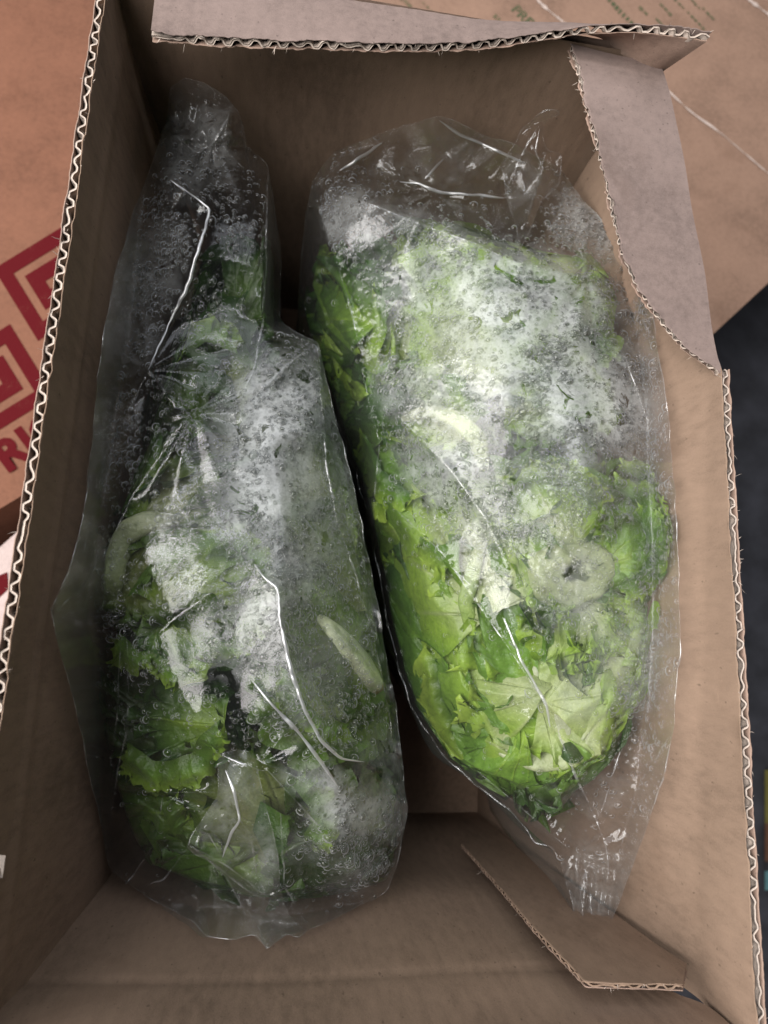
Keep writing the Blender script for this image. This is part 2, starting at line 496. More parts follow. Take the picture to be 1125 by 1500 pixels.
def board(name, E, F, N, parent, matA, matB, t=TH, nv=26, flute_len=.008, rag=.0006, disp=None, seed=0, pitch=.0079, crush=0.0, label=None, fmat='flute'):
    """corrugated board: face A ruled from edge E to F, face B offset by N*t, fluting showing along E"""
    E = np.asarray(E, float); F = np.asarray(F, float); n = len(E)
    s = np.r_[0, np.cumsum(np.linalg.norm(np.diff(E, axis=0), axis=1))]
    N = np.broadcast_to(np.asarray(N, float), E.shape)
    root = None
    for which, mt, off in (("inner_liner", matA, 0.0), ("outer_liner", matB, t)):
        G = ruled(E, F, nv)
        d = F - E; dl = np.linalg.norm(d, axis=1)[:, None] + 1e-9
        r = rag * (vnoise(np.stack([s / .0016, np.full(n, off * 999)], 1), seed) + 1.6 * vnoise(np.stack([s / .009, np.full(n, off * 999)], 1), seed + 5) - 1.3)
        G[:, 0, :] += d / dl * r[:, None]
        G[:, 1, :] += d / dl * r[:, None] * .5
        # the liner edge is a little wavy across its thickness
        wob = (vnoise(np.stack([s / .005, np.full(n, off * 777 + 3)], 1), seed + 9) - .5) * t * .22
        fall = np.exp(-np.arange(nv) / 2.5)
        G = G + N[:, None, :] * (off * (1 - crush * fall[None, :, None]) + wob[:, None, None] * fall[None, :, None])
        G = G + N[:, None, :] * (.00004 * np.sin(2 * math.pi * s / pitch))[:, None, None]
        if disp is not None: G = G + disp(G)
        # paper has thickness: a second skin .35 mm inside
        sgn = 1 if off == 0 else -1
        G2 = G + N[:, None, :] * (.00042 * sgn)
        V = np.concatenate([G.reshape(-1, 3), G2.reshape(-1, 3)]); m_ = n * nv
        fa = grid_faces(n, nv); fb = grid_faces(n, nv, m_)[:, ::-1]
        i = np.arange(n - 1) * nv
        fe = np.stack([i, i + m_, i + nv + m_, i + nv], 1)
        if root is None:
            root = mk(name, V, np.concatenate([fa, fb, fe]), mt, parent)
            if label: root["label"] = label
        else:
            mk(which, V, np.concatenate([fa, fb, fe]), mt, root)
    # fluting
    tot = s[-1]; per = max(4, int(round(tot / pitch))); k = 14; m = per * k + 1
    ss = np.linspace(0, tot, m)
    Ef = np.stack([np.interp(ss, s, E[:, a]) for a in range(3)], 1); Ff = np.stack([np.interp(ss, s, F[:, a]) for a in range(3)], 1)
    Nf = np.stack([np.interp(ss, s, N[:, a]) for a in range(3)], 1)
    warp = (vnoise((ss / .018)[:, None], seed + 21) - .5) * 2.4
    ph = 2 * math.pi * ss / tot * per + warp
    amp = .44 - .34 * np.clip(vnoise((ss / .011)[:, None], seed + 31) - .50, 0, 1) * 2.2 * (.5 + vnoise((ss / .045)[:, None], seed + 61))
    wv = .5 + amp * np.clip(np.sin(ph) * 1.25, -1, 1) * .95
    d = Ff - Ef; dl = np.linalg.norm(d, axis=1)[:, None] + 1e-9; d = d / dl
    rows = []
    nr = 5
    for j in range(nr):
        v = flute_len * j / (nr - 1)
        tw = wv if j > 0 else .5 + (wv - .5) * (.9 + .2 * vnoise((ss / .004)[:, None], seed + 44)) + .10 * (vnoise((ss / .0022)[:, None], seed + 45) - .5)
        jag = .0010 * (vnoise((ss / .0018)[:, None], seed + 51) - .35) if j == 0 else 0 * ss
        rows.append(Ef + d * (np.minimum(v, dl[:, 0]) + jag)[:, None] + Nf * (np.clip(tw, .22, .77) * t * (1 - crush * (1 if j == 0 else .4)))[:, None])
    G = np.stack(rows, 1)
    if disp is not None: G = G + disp(G)
    tg = np.gradient(G, axis=0); dn = np.cross(tg, d[:, None, :]); dn /= np.linalg.norm(dn, axis=2)[..., None] + 1e-12
    G1, G2 = G + dn * .00042, G - dn * .00042
    V = np.concatenate([G1.reshape(-1, 3), G2.reshape(-1, 3)]); m_ = m * nr; i = np.arange(m - 1) * nr
    fe = np.stack([i, i + nr, i + nr + m_, i + m_], 1)
    mk("fluting", V, np.concatenate([grid_faces(m, nr), grid_faces(m, nr, m_)[:, ::-1], fe]), M[fmat], root)
    # frayed paper fibres along the edge
    nf = int(tot / .0035); vs, fs = [], []
    for q in range(nf):
        x = random.random() * tot; p = np.array([np.interp(x, s, E[:, a]) for a in range(3)])
        nn = N[min(n - 1, int(x / tot * (n - 1)))]; dd = d[min(m - 1, int(x / tot * (m - 1)))]
        tt = tg[min(m - 1, int(x / tot * (m - 1))), 0]; tt = tt / (np.linalg.norm(tt) + 1e-12)
        p = p + nn * t * random.choice((0.02, .98, random.random()))
        if disp is not None: p = p + disp(p[None, None, :])[0, 0]
        L = random.uniform(.0006, .0026) * (1 if random.random() < .8 else 1.6); wd = random.uniform(.00008, .0002)
        dr = -dd * random.uniform(.2, 1) + nn * random.uniform(-1, 1) + tt * random.uniform(-1, 1); dr /= np.linalg.norm(dr)
        sd = tt * wd
        mid = p + dr * L * .55 + np.array([random.uniform(-1, 1) for _ in range(3)]) * L * .15
        b = len(vs); vs += [p - sd, p + sd, mid + sd * .7, mid - sd * .7, mid + dr * L * .5]
        fs += [(b, b + 1, b + 2, b + 3), (b + 3, b + 2, b + 4)]
    fo = mk("frayed_fibre", vs, fs, M['flute'], root, False); fo["kind"] = "stuff"
    return root


NW = 320
# left wall: inner face x = X0+TH, cut rim without a flap
ys = np.linspace(Y1 - .002, Y0 + .002, 520)


def wall_noise(G, ax, amp, seed):
    o = np.zeros_like(G); q = np.stack([G[..., 1 - ax] / .11, G[..., 2] / .07], -1)
    o[..., ax] = (vnoise(q, seed) - .5) * amp * np.clip(-G[..., 2] / .04, 0, 1); return o


def disp_left(G):
    o = wall_noise(G, 0, .006, 3)
    dz = -.030 - .004 * vnoise((G[..., 1:2] / .1), 8) - G[..., 2]          # below the score line the wall leans in
    o[..., 0] += .0008 * np.exp(-(dz / .0034) ** 2) + .05 * np.clip(dz, 0, 1)
    return o


E = np.stack([np.full_like(ys, X0 + TH), ys, np.zeros_like(ys)], 1); F = E.copy(); F[:, 2] = ZB
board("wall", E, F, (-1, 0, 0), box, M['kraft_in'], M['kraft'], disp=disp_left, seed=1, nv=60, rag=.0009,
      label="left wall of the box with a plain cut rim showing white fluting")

# right wall: fold of the torn flap at the far end, then a bare cut rim
fold = [P(968, 88, 0), P(985, 160, 0), P(1005, 262, 0), P(1025, 370, 0), P(1044, 480, 0), P(1056, 540, 0)]
rim = [P(1056, 540, 0), P(1066, 575, 0), P(1073, 640, 0), P(1083, 800, 0), P(1090, 930, 0), P(1098, 1100, 0), P(1106, 1290, 0), P(1116, 1520, 0), P(1119, 1590, 0)]
TX1 = X1 - TH


def path_r(a, n): return smooth_path(a, n, 1)


def disp_right(G):
    o = wall_noise(G, 0, .006, 13)
    y = G[..., 1]; zc = np.interp(y, [-.14, .12], [-.040, -.010])
    dz = zc - G[..., 2]
    o[..., 0] -= (.17 * np.clip(dz, 0, .03) + .07 * np.clip(dz - .03, 0, .5)) * np.clip((.30 - y) / .1, .3, 1)
    return o


rimp = [np.array([min(p[0], TX1 + .0012), p[1], 0]) for p in rim]
rp = path_r(rimp, 420); rp = rp[rp[:, 1] > Y0 + .001]
E = rp; F = E.copy(); F[:, 2] = ZB
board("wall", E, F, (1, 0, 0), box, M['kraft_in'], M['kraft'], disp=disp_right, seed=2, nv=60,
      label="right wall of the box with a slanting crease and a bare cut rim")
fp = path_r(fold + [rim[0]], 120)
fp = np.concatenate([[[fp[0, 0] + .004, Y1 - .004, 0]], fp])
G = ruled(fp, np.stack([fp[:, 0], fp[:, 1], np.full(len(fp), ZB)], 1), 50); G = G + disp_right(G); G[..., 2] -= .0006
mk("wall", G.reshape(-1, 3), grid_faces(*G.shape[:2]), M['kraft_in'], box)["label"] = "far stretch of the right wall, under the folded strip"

# far wall
xs = np.linspace(X0 + .001, fp[0, 0] + .003, 160)


def disp_far(G):
    o = wall_noise(G, 1, .010, 23); return o


E = np.stack([xs, np.full_like(xs, Y1 - .004), np.zeros_like(xs) - .001], 1); F = E.copy(); F[:, 2] = ZB
G = ruled(E, F, 60); G[..., 1] += .00004 * np.sin(G[..., 0] / .0079 * 2 * math.pi); G = G + disp_far(G)
wf = mk("wall", G.reshape(-1, 3), grid_faces(*G.shape[:2]), M['kraft_in'], box)
G2 = G.copy(); G2[..., 1] += TH; mk("outer_liner", G2.reshape(-1, 3), grid_faces(*G.shape[:2]), M['kraft'], wf)

# near wall
xs = np.linspace(X0 + TH, TX1 - .001, 240)


def disp_near(G):
    o = wall_noise(G, 1, .007, 33)
    dz = -.060 - G[..., 2]
    o[..., 1] += -.0006 * np.exp(-(dz / .003) ** 2) + .03 * np.clip(dz, 0, 1)
    e = np.clip((G[..., 0] - (TX1 - .030)) / .03, 0, 1)                    # ragged gap where it tore from the right wall
    z = G[..., 2]
    gap = .020 * np.exp(-((z + .068) / .016) ** 2) + .012 * np.exp(-((z + .045) / .012) ** 2)
    gap = gap * (.7 + .6 * vnoise(z[..., None] / .004, 4))
    o[..., 0] -= e * gap
    return o


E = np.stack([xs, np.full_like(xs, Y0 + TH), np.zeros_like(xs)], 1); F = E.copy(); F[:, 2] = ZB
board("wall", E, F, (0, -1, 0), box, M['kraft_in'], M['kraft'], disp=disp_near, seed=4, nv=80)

# bottom
n = 24; U, V = np.meshgrid(np.linspace(X0 + .001, X1 - .001, n), np.linspace(Y0 + .001, Y1 - .001, n), indexing='ij')
B = np.stack([U, V, np.full_like(U, ZB + .002) + .003 * vnoise(np.stack([U / .1, V / .1], -1), 6)], -1)
mk("bottom_panel", B.reshape(-1, 3), grid_faces(n, n), M['kraft_in'], box)

# corner tab of the right wall lying along the near wall
yt = Y0 + TH + .012
Ec = smooth_path([PY(676, 1236, yt), PY(720, 1285, yt), PY(785, 1362, yt), PY(858, 1438, yt), PY(930, 1441, yt), PY(1000, 1442, yt)], 150, 0)
Fc = smooth_path([PY(700, 1196, yt), PY(760, 1240, yt), PY(830, 1288, yt), PY(900, 1338, yt), PY(960, 1382, yt), PY(1006, 1412, yt)], 150, 0)
board("corner_tab", Ec, Fc, (0, -1, 0), box, M['kraft_in'], M['kraft'], seed=6, nv=14, flute_len=.006, t=.0030, crush=.2, fmat='kraft_in')

# top flap: folded in over the far wall, free edge facing the camera
ed = [(221, 46, .006), (300, 53, .006), (380, 57, .006), (460, 59, .006), (540, 62, .006), (620, 63, .006), (680, 61, .006), (735, 56, .008),
      (790, 48, .011), (850, 38, .015), (905, 34, .019), (960, 36, .023), (1005, 41, .027), (1043, 47, .031)]
ff = [(228, -16, .001), (320, -14, .001), (410, -9, .001), (514, 0, .001), (610, 14, .001), (690, 27, .001), (740, 31, .001), (790, 32, .001),
      (850, 33, .001), (890, 44, .001), (915, 66, .001), (940, 84, .001), (958, 92, .001), (975, 94, .001)]
Ee = smooth_path([P(*p) for p in ed], 420, 1); Fe = smooth_path([P(*p) for p in ff], 420, 2)
board("flap", Ee, Fe, (0, -.25, -1), box, M['kraft_flap'], M['kraft'], seed=8, nv=16, flute_len=.0035, t=.0042, rag=.0008,
      label="torn far flap folded inward, its open fluted edge facing the camera")
# strip of flap folded in from the right wall, torn along its free edge
ed = [(838, 64, -.001), (848, 110, 0), (858, 150, .001), (872, 205, .002), (888, 262, .002), (900, 320, .002), (914, 372, .002), (932, 412, .002),
      (956, 446, .002), (985, 484, .002), (1020, 516, .001), (1050, 538, .001), (1062, 552, 0)]
Ee = smooth_path([P(*p) for p in ed], 320, 1)
Fe = smooth_path([P(p_[0], p_[1], .001) for p_ in ((970, 90), (986, 160), (1006, 262), (1026, 370), (1042, 455), (1053, 520), (1064, 556))], 320, 1)


def disp_strip(G):
    o = np.zeros_like(G); o[..., 2] = (vnoise(np.stack([G[..., 0] / .03, G[..., 1] / .03], -1), 77) - .5) * .004
    return o


board("flap", Ee, Fe, (0, 0, -1), box, M['kraft_flap'], M['kraft'], seed=9, nv=16, flute_len=.006, t=.0040, rag=.0016, pitch=.0050, crush=.22,
      disp=disp_strip, label="strip of torn flap folded inward from the right wall")
# loose scrap of torn paper on the left wall
q = P(2, 1268, -.004)
vs = [q + np.array([random.uniform(-.0022, .0022), random.uniform(-.004, .004), random.uniform(-.002, .003)]) for _ in range(14)]
mk("torn_paper", vs, [(0, 1, 2), (2, 3, 4), (4, 5, 6), (6, 7, 8), (8, 9, 10), (10, 11, 12), (12, 13, 0), (1, 5, 9), (3, 7, 11)], M['flute'], box, False)


# ------------------------------------------------------------------ bags of film
def inside_poly(px, py, poly):
    r = np.zeros(np.shape(px), bool); n = len(poly)
    for i in range(n):
        x1, y1 = poly[i][:2]; x2, y2 = poly[(i + 1) % n][:2]
        if y1 == y2: continue
        c = ((y1 > py) != (y2 > py)) & (px < (x2 - x1) * (py - y1) / (y2 - y1) + x1); r ^= c
    return r


def blobs(px, py, lst):
    o = np.zeros(np.shape(px))
    for (cx, cy, rx, ry, an, am) in lst:
        a = math.radians(an); dx = px - cx; dy = py - cy
        u = (dx * math.cos(a) + dy * math.sin(a)) / rx; v = (-dx * math.sin(a) + dy * math.cos(a)) / ry
        o = np.maximum(o, am * np.exp(-(u * u + v * v) ** 1.3 * .8))
    return o


def cdt(pts, edges):
    v, e, f, ov, oe, of = delaunay_2d_cdt([Vector((p[0], p[1])) for p in pts], edges, [], 0, 1e-4, True)
    return np.array([(q.x, q.y) for q in v]), [tuple(t) for t in f if len(t) == 3], ov


def keep_inside(w):
    """slide points towards the lens until they lie inside the walls of the box"""
    C = np.array([0, 0, CAM_H]); w = np.array(w, float)
    for _ in range(4):
        z = w[:, 2]; low = np.clip(-.03 - z, 0, 1)
        lx0 = X0 + TH + .0045 + .05 * low; lx1 = TX1 - .008 - .12 * np.clip(-.022 - z, 0, .03) - .07 * np.clip(-.052 - z, 0, 1)
        ly0 = Y0 + TH + .0045 + .03 * np.clip(-.06 - z, 0, 1); ly1 = np.full(len(z), Y1 - .012)
        k = np.ones(len(z))
        for ax, lo_, hi_ in ((0, lx0, lx1), (1, ly0, ly1)):
            v = w[:, ax]
            k = np.minimum(k, np.where(v > hi_, hi_ / np.where(np.abs(v) < 1e-6, 1, v), 1)); k = np.minimum(k, np.where(v < lo_, lo_ / np.where(np.abs(v) < 1e-6, 1, v), 1))
        w = C + (w - C) * k[:, None]
    return w


class Film:
    """a sheet of film: outline and creases give a faceted surface, refined on a fine mesh"""
    def __init__(s, outline, ridges, pts, step=3.5, smooth=24, crinkle=.0005, seed=0, cell=62., pinch=(), pleats=(), fold=.0011, strong=(), content=None):
        s.outline = outline; s.poly = [p[:2] for p in outline]
        cp, ce = [], []
        n = len(outline); cp += list(outline); ce += [(i, (i + 1) % n) for i in range(n)]
        for r in ridges:
            b = len(cp); cp += list(r); ce += [(b + i, b + i + 1) for i in range(len(r) - 1)]
        cp += list(pts)
        vv, ff, ov = cdt(cp, ce)
        zz = np.zeros(len(vv)); carr = np.array(cp)
        for i, o in enumerate(ov):
            if o: zz[i] = max(carr[k, 2] for k in o)
            else:
                d = np.hypot(carr[:, 0] - vv[i, 0], carr[:, 1] - vv[i, 1]); wq = 1 / (d + 1) ** 3; zz[i] = (wq * carr[:, 2]).sum() / wq.sum()
        s.cv, s.cf, s.cz = vv, ff, zz
        # fine points
        P2, E2, pin = [], [], []
        loop = np.array(list(outline) + [outline[0]])[:, :2]
        L = np.linalg.norm(np.diff(loop, axis=0), axis=1).sum(); m = int(L / step); q = resample(loop, m + 1)[:-1]
        q = q + (np.stack([vnoise(np.stack([q[:, 0] / 24, q[:, 1] / 24], 1), seed + 5), vnoise(np.stack([q[:, 0] / 24, q[:, 1] / 24], 1), seed + 6)], 1) - .5) * 5 * min(1., step / 3.5)
        s.loop = [tuple(p) for p in q]; s.poly = s.loop
        base = 0; P2 += [tuple(p) for p in q]; E2 += [(i, (i + 1) % m) for i in range(m)]; pin += [1.0] * m
        for r in ridges:
            r2 = np.array(r)[:, :2]; L = np.linalg.norm(np.diff(r2, axis=0), axis=1).sum(); m = max(2, int(L / step))
            q = resample(r2, m); b = len(P2)
            q[1:-1] += (vnoise(np.stack([q[1:-1, 0] / 30, q[1:-1, 1] / 30], 1), seed + 3)[:, None] - .5) * 5
            P2 += [tuple(p) for p in q]; E2 += [(b + i, b + i + 1) for i in range(m - 1)]; pin += [.9] * m
        near = np.array(P2)
        x0, y0 = loop.min(0); x1, y1 = loop.max(0)
        gx, gy = np.meshgrid(np.arange(x0, x1, step), np.arange(y0, y1, step * .9)); gx = gx + (np.arange(gx.shape[0]) % 2)[:, None] * step * .5
        gx = gx.ravel() + rng.uniform(-.25, .25, gx.size) * step; gy = gy.ravel() + rng.uniform(-.25, .25, gy.size) * step
        k = inside_poly(gx, gy, s.poly); gx, gy = gx[k], gy[k]
        # drop grid points hugging a constraint
        cell_ = {}
        for (a, b) in near: cell_.setdefault((int(a // step), int(b // step)), []).append((a, b))
        keep = []
        for a, b in zip(gx, gy):
            ca, cb = int(a // step), int(b // step); ok = True
            for i in (-1, 0, 1):
                for j in (-1, 0, 1):
                    for (u, v) in cell_.get((ca + i, cb + j), ()):
                        if (u - a) ** 2 + (v - b) ** 2 < (.55 * step) ** 2: ok = False
            if ok: keep.append((a, b))
        npin = len(P2); P2 += keep
        fv, ft, ov = cdt(P2, E2)
        ft = np.array(ft); c = fv[ft].mean(1); ft = ft[inside_poly(c[:, 0], c[:, 1], s.poly)]
        # orientation (image y is down): make normals face the camera
        a, b, c = fv[ft[:, 0]], fv[ft[:, 1]], fv[ft[:, 2]]
        ar = (b[:, 0] - a[:, 0]) * (c[:, 1] - a[:, 1]) - (b[:, 1] - a[:, 1]) * (c[:, 0] - a[:, 0])
        ft[ar > 0] = ft[ar > 0][:, ::-1]
        pinw = np.zeros(len(fv))
        for i, o in enumerate(ov):
            if o:
                k = min(o)
                if k < npin: pinw[i] = pin[k]
        s.px, s.py = fv[:, 0].copy(), fv[:, 1].copy()
        z = s.lookup(s.px, s.py)
        ed = np.concatenate([ft[:, [0, 1]], ft[:, [1, 2]], ft[:, [2, 0]]]); ed = np.concatenate([ed, ed[:, ::-1]])
        deg = np.bincount(ed[:, 0], minlength=len(z)) + 1e-9
        for it in range(smooth):
            avg = np.bincount(ed[:, 0], z[ed[:, 1]], minlength=len(z)) / deg
            wgt = .6 * (1 - pinw); z = z * (1 - wgt) + avg * wgt
        s.bnd = pinw >= 1.0
        s.content = content or s.poly
        def seg_dist(r):
            best = np.full(len(z), 1e9); r = resample(np.array(r)[:, :2], 60)
            for a in r: best = np.minimum(best, np.hypot(s.px - a[0], s.py - a[1]))
            return best
        for i, r in enumerate(ridges):
            A = fold * (2.0 if i in strong else 1.0); d = seg_dist(r); d[pinw == .9] = np.where(d[pinw == .9] < 3, 0, d[pinw == .9])
            z = z + A * np.exp(-d / (7.0 if i in strong else 6.0)) * np.where(s.bnd, .2, 1.0)
        # crinkle: random facets (upper envelope of cones) and fans of pleats around pinch points
        def facets(cs, sd, stretch=(1, 1)):
            r = np.random.default_rng(sd); N = int((x1 - x0) * (y1 - y0) / cs ** 2) + 4
            sx = r.uniform(x0, x1, N); sy = r.uniform(y0, y1, N); an = r.uniform(0, math.pi, N); el = r.uniform(.45, 1.0, N)
            best = np.full(len(z), 9.)
            for i in range(N):
                dx = s.px - sx[i]; dy = s.py - sy[i]
                u = dx * math.cos(an[i]) + dy * math.sin(an[i]); v = -dx * math.sin(an[i]) + dy * math.cos(an[i])
                best = np.minimum(best, np.sqrt((u * el[i]) ** 2 + v ** 2) / cs)
            return best
        edge = np.where(s.bnd, .35, 1.0)
        q = np.stack([s.px / 120, s.py / 120], 1)
        amp = .35 + 1.3 * vnoise(q, seed + 2)
        z = z + crinkle * amp * edge * (facets(cell, seed + 1) * 1.6 + facets(cell * .42, seed + 2) * .16 - .7)
        for (cx, cy, R, A, k, ph) in pinch:
            dx, dy = s.px - cx, s.py - cy; rr = np.hypot(dx, dy); th = np.arctan2(dy, dx)
            tri = 2 / math.pi * np.arcsin(np.sin(k * th + ph + 1.5 * np.sin(2.3 * th + ph)))
            z = z + A * tri * (rr / R) * np.exp(1 - rr / R * 1.6) * edge
        for (cx, cy, R, an, per, A) in pleats:
            a_ = math.radians(an); u_ = (s.px - cx) * math.cos(a_) + (s.py - cy) * math.sin(a_)
            z = z + A * (2 / math.pi) * np.arcsin(np.sin(2 * math.pi * u_ / per + .8 * np.sin(s.py / 37))) * np.exp(-(((s.px - cx) ** 2 + (s.py - cy) ** 2) / R ** 2) ** 1.5) * edge
        s.w = keep_inside(Pn(s.px, s.py, z)); s.z = s.w[:, 2].copy(); s.ft = ft; s.ridges = ridges

    def lookup(s, px, py):
        z = np.full(np.shape(px), np.nan)
        for (a, b, c) in s.cf:
            A, B, C = s.cv[a], s.cv[b], s.cv[c]
            d = (B[1] - C[1]) * (A[0] - C[0]) + (C[0] - B[0]) * (A[1] - C[1])
            if abs(d) < 1e-9: continue
            k = (px >= min(A[0], B[0], C[0]) - .5) & (px <= max(A[0], B[0], C[0]) + .5) & (py >= min(A[1], B[1], C[1]) - .5) & (py <= max(A[1], B[1], C[1]) + .5)
            if not k.any(): continue
            x, y = px[k], py[k]
            l1 = ((B[1] - C[1]) * (x - C[0]) + (C[0] - B[0]) * (y - C[1])) / d
            l2 = ((C[1] - A[1]) * (x - C[0]) + (A[0] - C[0]) * (y - C[1])) / d
            l3 = 1 - l1 - l2
            ins = (l1 > -1e-4) & (l2 > -1e-4) & (l3 > -1e-4)
            zz = l1 * s.cz[a] + l2 * s.cz[b] + l3 * s.cz[c]
            t = z[k]; t[ins] = zz[ins]; z[k] = t
        if np.isnan(z).any():
            d = [np.argmin((s.cv[:, 0] - x) ** 2 + (s.cv[:, 1] - y) ** 2) for x, y in zip(px[np.isnan(z)], py[np.isnan(z)])]
            z[np.isnan(z)] = s.cz[d]
        return z

    def raster(s, cell=4, inset=9):
        """film height per pixel cell, and the nearest cell inside the lettuce region / the outline"""
        W, Hh = 1125 // cell + 1, 1500 // cell + 1
        zs = np.full((Hh, W), np.inf)
        ix = np.clip((s.px / cell).astype(int), 0, W - 1); iy = np.clip((s.py / cell).astype(int), 0, Hh - 1)
        np.minimum.at(zs, (iy, ix), s.z)
        gx, gy = np.meshgrid((np.arange(W) + .5) * cell, (np.arange(Hh) + .5) * cell)

        def near(poly, both):
            ins = inside_poly(gx, gy, poly)
            for dx, dy in ((inset, 0), (-inset, 0), (0, inset), (0, -inset)): ins &= inside_poly(gx + dx, gy + dy, poly)
            ok = np.isfinite(zs) & ins
            nx, ny = np.where(ok, gx, np.nan), np.where(ok, gy, np.nan); zz = np.where(ok, zs, np.nan)
            for _ in range(90):
                bad = np.isnan(zz)
                if not bad.any(): break
                for dy, dx in ((0, 1), (0, -1), (1, 0), (-1, 0)):
                    sh = lambda a: np.roll(a, (dy, dx), (0, 1))
                    f = bad & ~np.isnan(sh(zz)); zz[f] = sh(zz)[f]; nx[f] = sh(nx)[f]; ny[f] = sh(ny)[f]; bad = np.isnan(zz)
            for _ in range(4):
                for a in (nx, ny, zz):
                    m_ = ok if a is not zz else np.zeros_like(ok)
                    b = a.copy(); b[1:-1, 1:-1] = (a[1:-1, 1:-1] * 2 + a[:-2, 1:-1] + a[2:, 1:-1] + a[1:-1, :-2] + a[1:-1, 2:]) / 6
                    a[...] = np.where(m_ | np.isnan(b), a, b)
            return ins, nx, ny, zz
        s.cell = cell
        s.inner = near(s.content, True); s.outer = near(s.poly, False); s.rz = s.outer[3]
        return s

    def press(s, wv, margin=.0022):
        """gather lettuce into its part of the bag and push it back under the film where it would come through"""
        for stage, (ins, nx, ny, zz) in enumerate((s.inner, s.outer, s.outer)):
            px, py = to_px(wv); Hh, W = zz.shape
            fx = np.clip(px / s.cell - .5, 0, W - 1.001); fy = np.clip(py / s.cell - .5, 0, Hh - 1.001)
            ix, iy = fx.astype(int), fy.astype(int); fx -= ix; fy -= iy

            def bil(a):
                return (a[iy, ix] * (1 - fx) + a[iy, ix + 1] * fx) * (1 - fy) + (a[iy + 1, ix] * (1 - fx) + a[iy + 1, ix + 1] * fx) * fy
            tx, ty = bil(nx), bil(ny)
            d2 = np.hypot(tx - px, ty - py); out = ~np.isnan(tx) & (d2 > 1.0) & ~ins[iy, ix]
            tx, ty = np.where(out, tx, px), np.where(out, ty, py)
            k = .92 if stage else .55 + .40 * vnoise(np.stack([px / 55, py / 55], -1), 4)
            k = k * np.clip(d2 / 8, 0, 1)
            px2, py2 = px + np.nan_to_num((tx - px) * k), py + np.nan_to_num((ty - py) * k)
            zf = np.nan_to_num(bil(s.rz), nan=-.12)
            d = np.maximum(wv[..., 2] - (zf - margin), 0)
            z = np.where(wv[..., 2] > zf - margin, zf - margin - d * .30, wv[..., 2])
            wv = Pn(px2, py2, z)
        return wv


def droplets(name, film, dens, count, parent, seed, rmed=.00050):
    r = np.random.default_rng(seed)
    c = film.w[film.ft]; nrm = np.cross(c[:, 1] - c[:, 0], c[:, 2] - c[:, 0]); ar = np.linalg.norm(nrm, axis=1) + 1e-15
    nrm = nrm / ar[:, None]
    cx = film.px[film.ft].mean(1); cy = film.py[film.ft].mean(1)
    clump = vnoise(np.stack([cx / 34, cy / 34], 1), seed) * .9 + vnoise(np.stack([cx / 11, cy / 11], 1), seed + 1) * .5
    d = blobs(cx, cy, dens) + .02
    vw = np.array([0, 0, CAM_H]) - c.mean(1); vw /= np.linalg.norm(vw, axis=1)[:, None]
    d = d * np.clip((np.abs((nrm * vw).sum(1)) - .3) * 3, 0, 1) * (~film.bnd[film.ft].any(1))
    pr = ar * d * np.clip(clump - .22, .06, None) ** 1.3
    t = r.choice(len(ar), count, p=pr / pr.sum())
    a, b = r.random(count), r.random(count); fl_ = a + b > 1; a[fl_], b[fl_] = 1 - a[fl_], 1 - b[fl_]
    p = c[t, 0] + a[:, None] * (c[t, 1] - c[t, 0]) + b[:, None] * (c[t, 2] - c[t, 0]); N = nrm[t]
    R = np.clip(rmed * np.exp(r.normal(0, .50, count)), .00030, .0023)
    R = np.where(d[t] > .85, R * r.uniform(.55, .95, count), R)
    ref = np.where(np.abs(N[:, 2:3]) < .9, [[0, 0, 1.]], [[1., 0, 0]])
    T = np.cross(N, ref); T /= np.linalg.norm(T, axis=1)[:, None]; B = np.cross(N, T)
    sg = 8; rings = ((1.0, .0), (.93, .30), (.66, .55), (.30, .68)); tv = []
    for q, h in rings:
        for k in range(sg): tv.append((q * math.cos(2 * math.pi * k / sg), q * math.sin(2 * math.pi * k / sg), h))
    tv.append((0, 0, .71)); tv = np.array(tv)
    tf = []
    for i in range(len(rings) - 1):
        for k in range(sg):
            u, v = i * sg + k, i * sg + (k + 1) % sg; tf += [(u, v, v + sg), (u, v + sg, u + sg)]
    top = len(tv) - 1
    for k in range(sg): tf.append(((len(rings) - 1) * sg + k, (len(rings) - 1) * sg + (k + 1) % sg, top))
    tf = np.array(tf)
    ang = r.uniform(0, 6.28, count); sx = r.uniform(.8, 1.3, count); hh = r.uniform(.75, 1.15, count)
    lx = tv[None, :, 0] * sx[:, None] * (1 + .10 * np.sin(3 * np.arctan2(tv[:, 1], tv[:, 0])[None] + ang[:, None])); ly = tv[None, :, 1]
    ca, sa = np.cos(ang)[:, None], np.sin(ang)[:, None]
    X, Y = lx * ca - ly * sa, lx * sa + ly * ca
    V = p[:, None] + R[:, None, None] * (X[..., None] * T[:, None] + Y[..., None] * B[:, None] + (tv[None, :, 2] * hh[:, None])[..., None] * N[:, None]) + N[:, None] * .00012
    Fc = (tf[None] + (np.arange(count) * len(tv))[:, None, None]).reshape(-1, 3)
    return tag(mk(name, V.reshape(-1, 3), Fc, M['water'], parent), kind="stuff")


def bag_mesh(name, film, parent, fog, wet):
    fo = blobs(film.px, film.py, fog); we = blobs(film.px, film.py, wet)
    return mk(name, film.w, film.ft, M['film'], parent, attrs={"fog": fo, "wet": we})


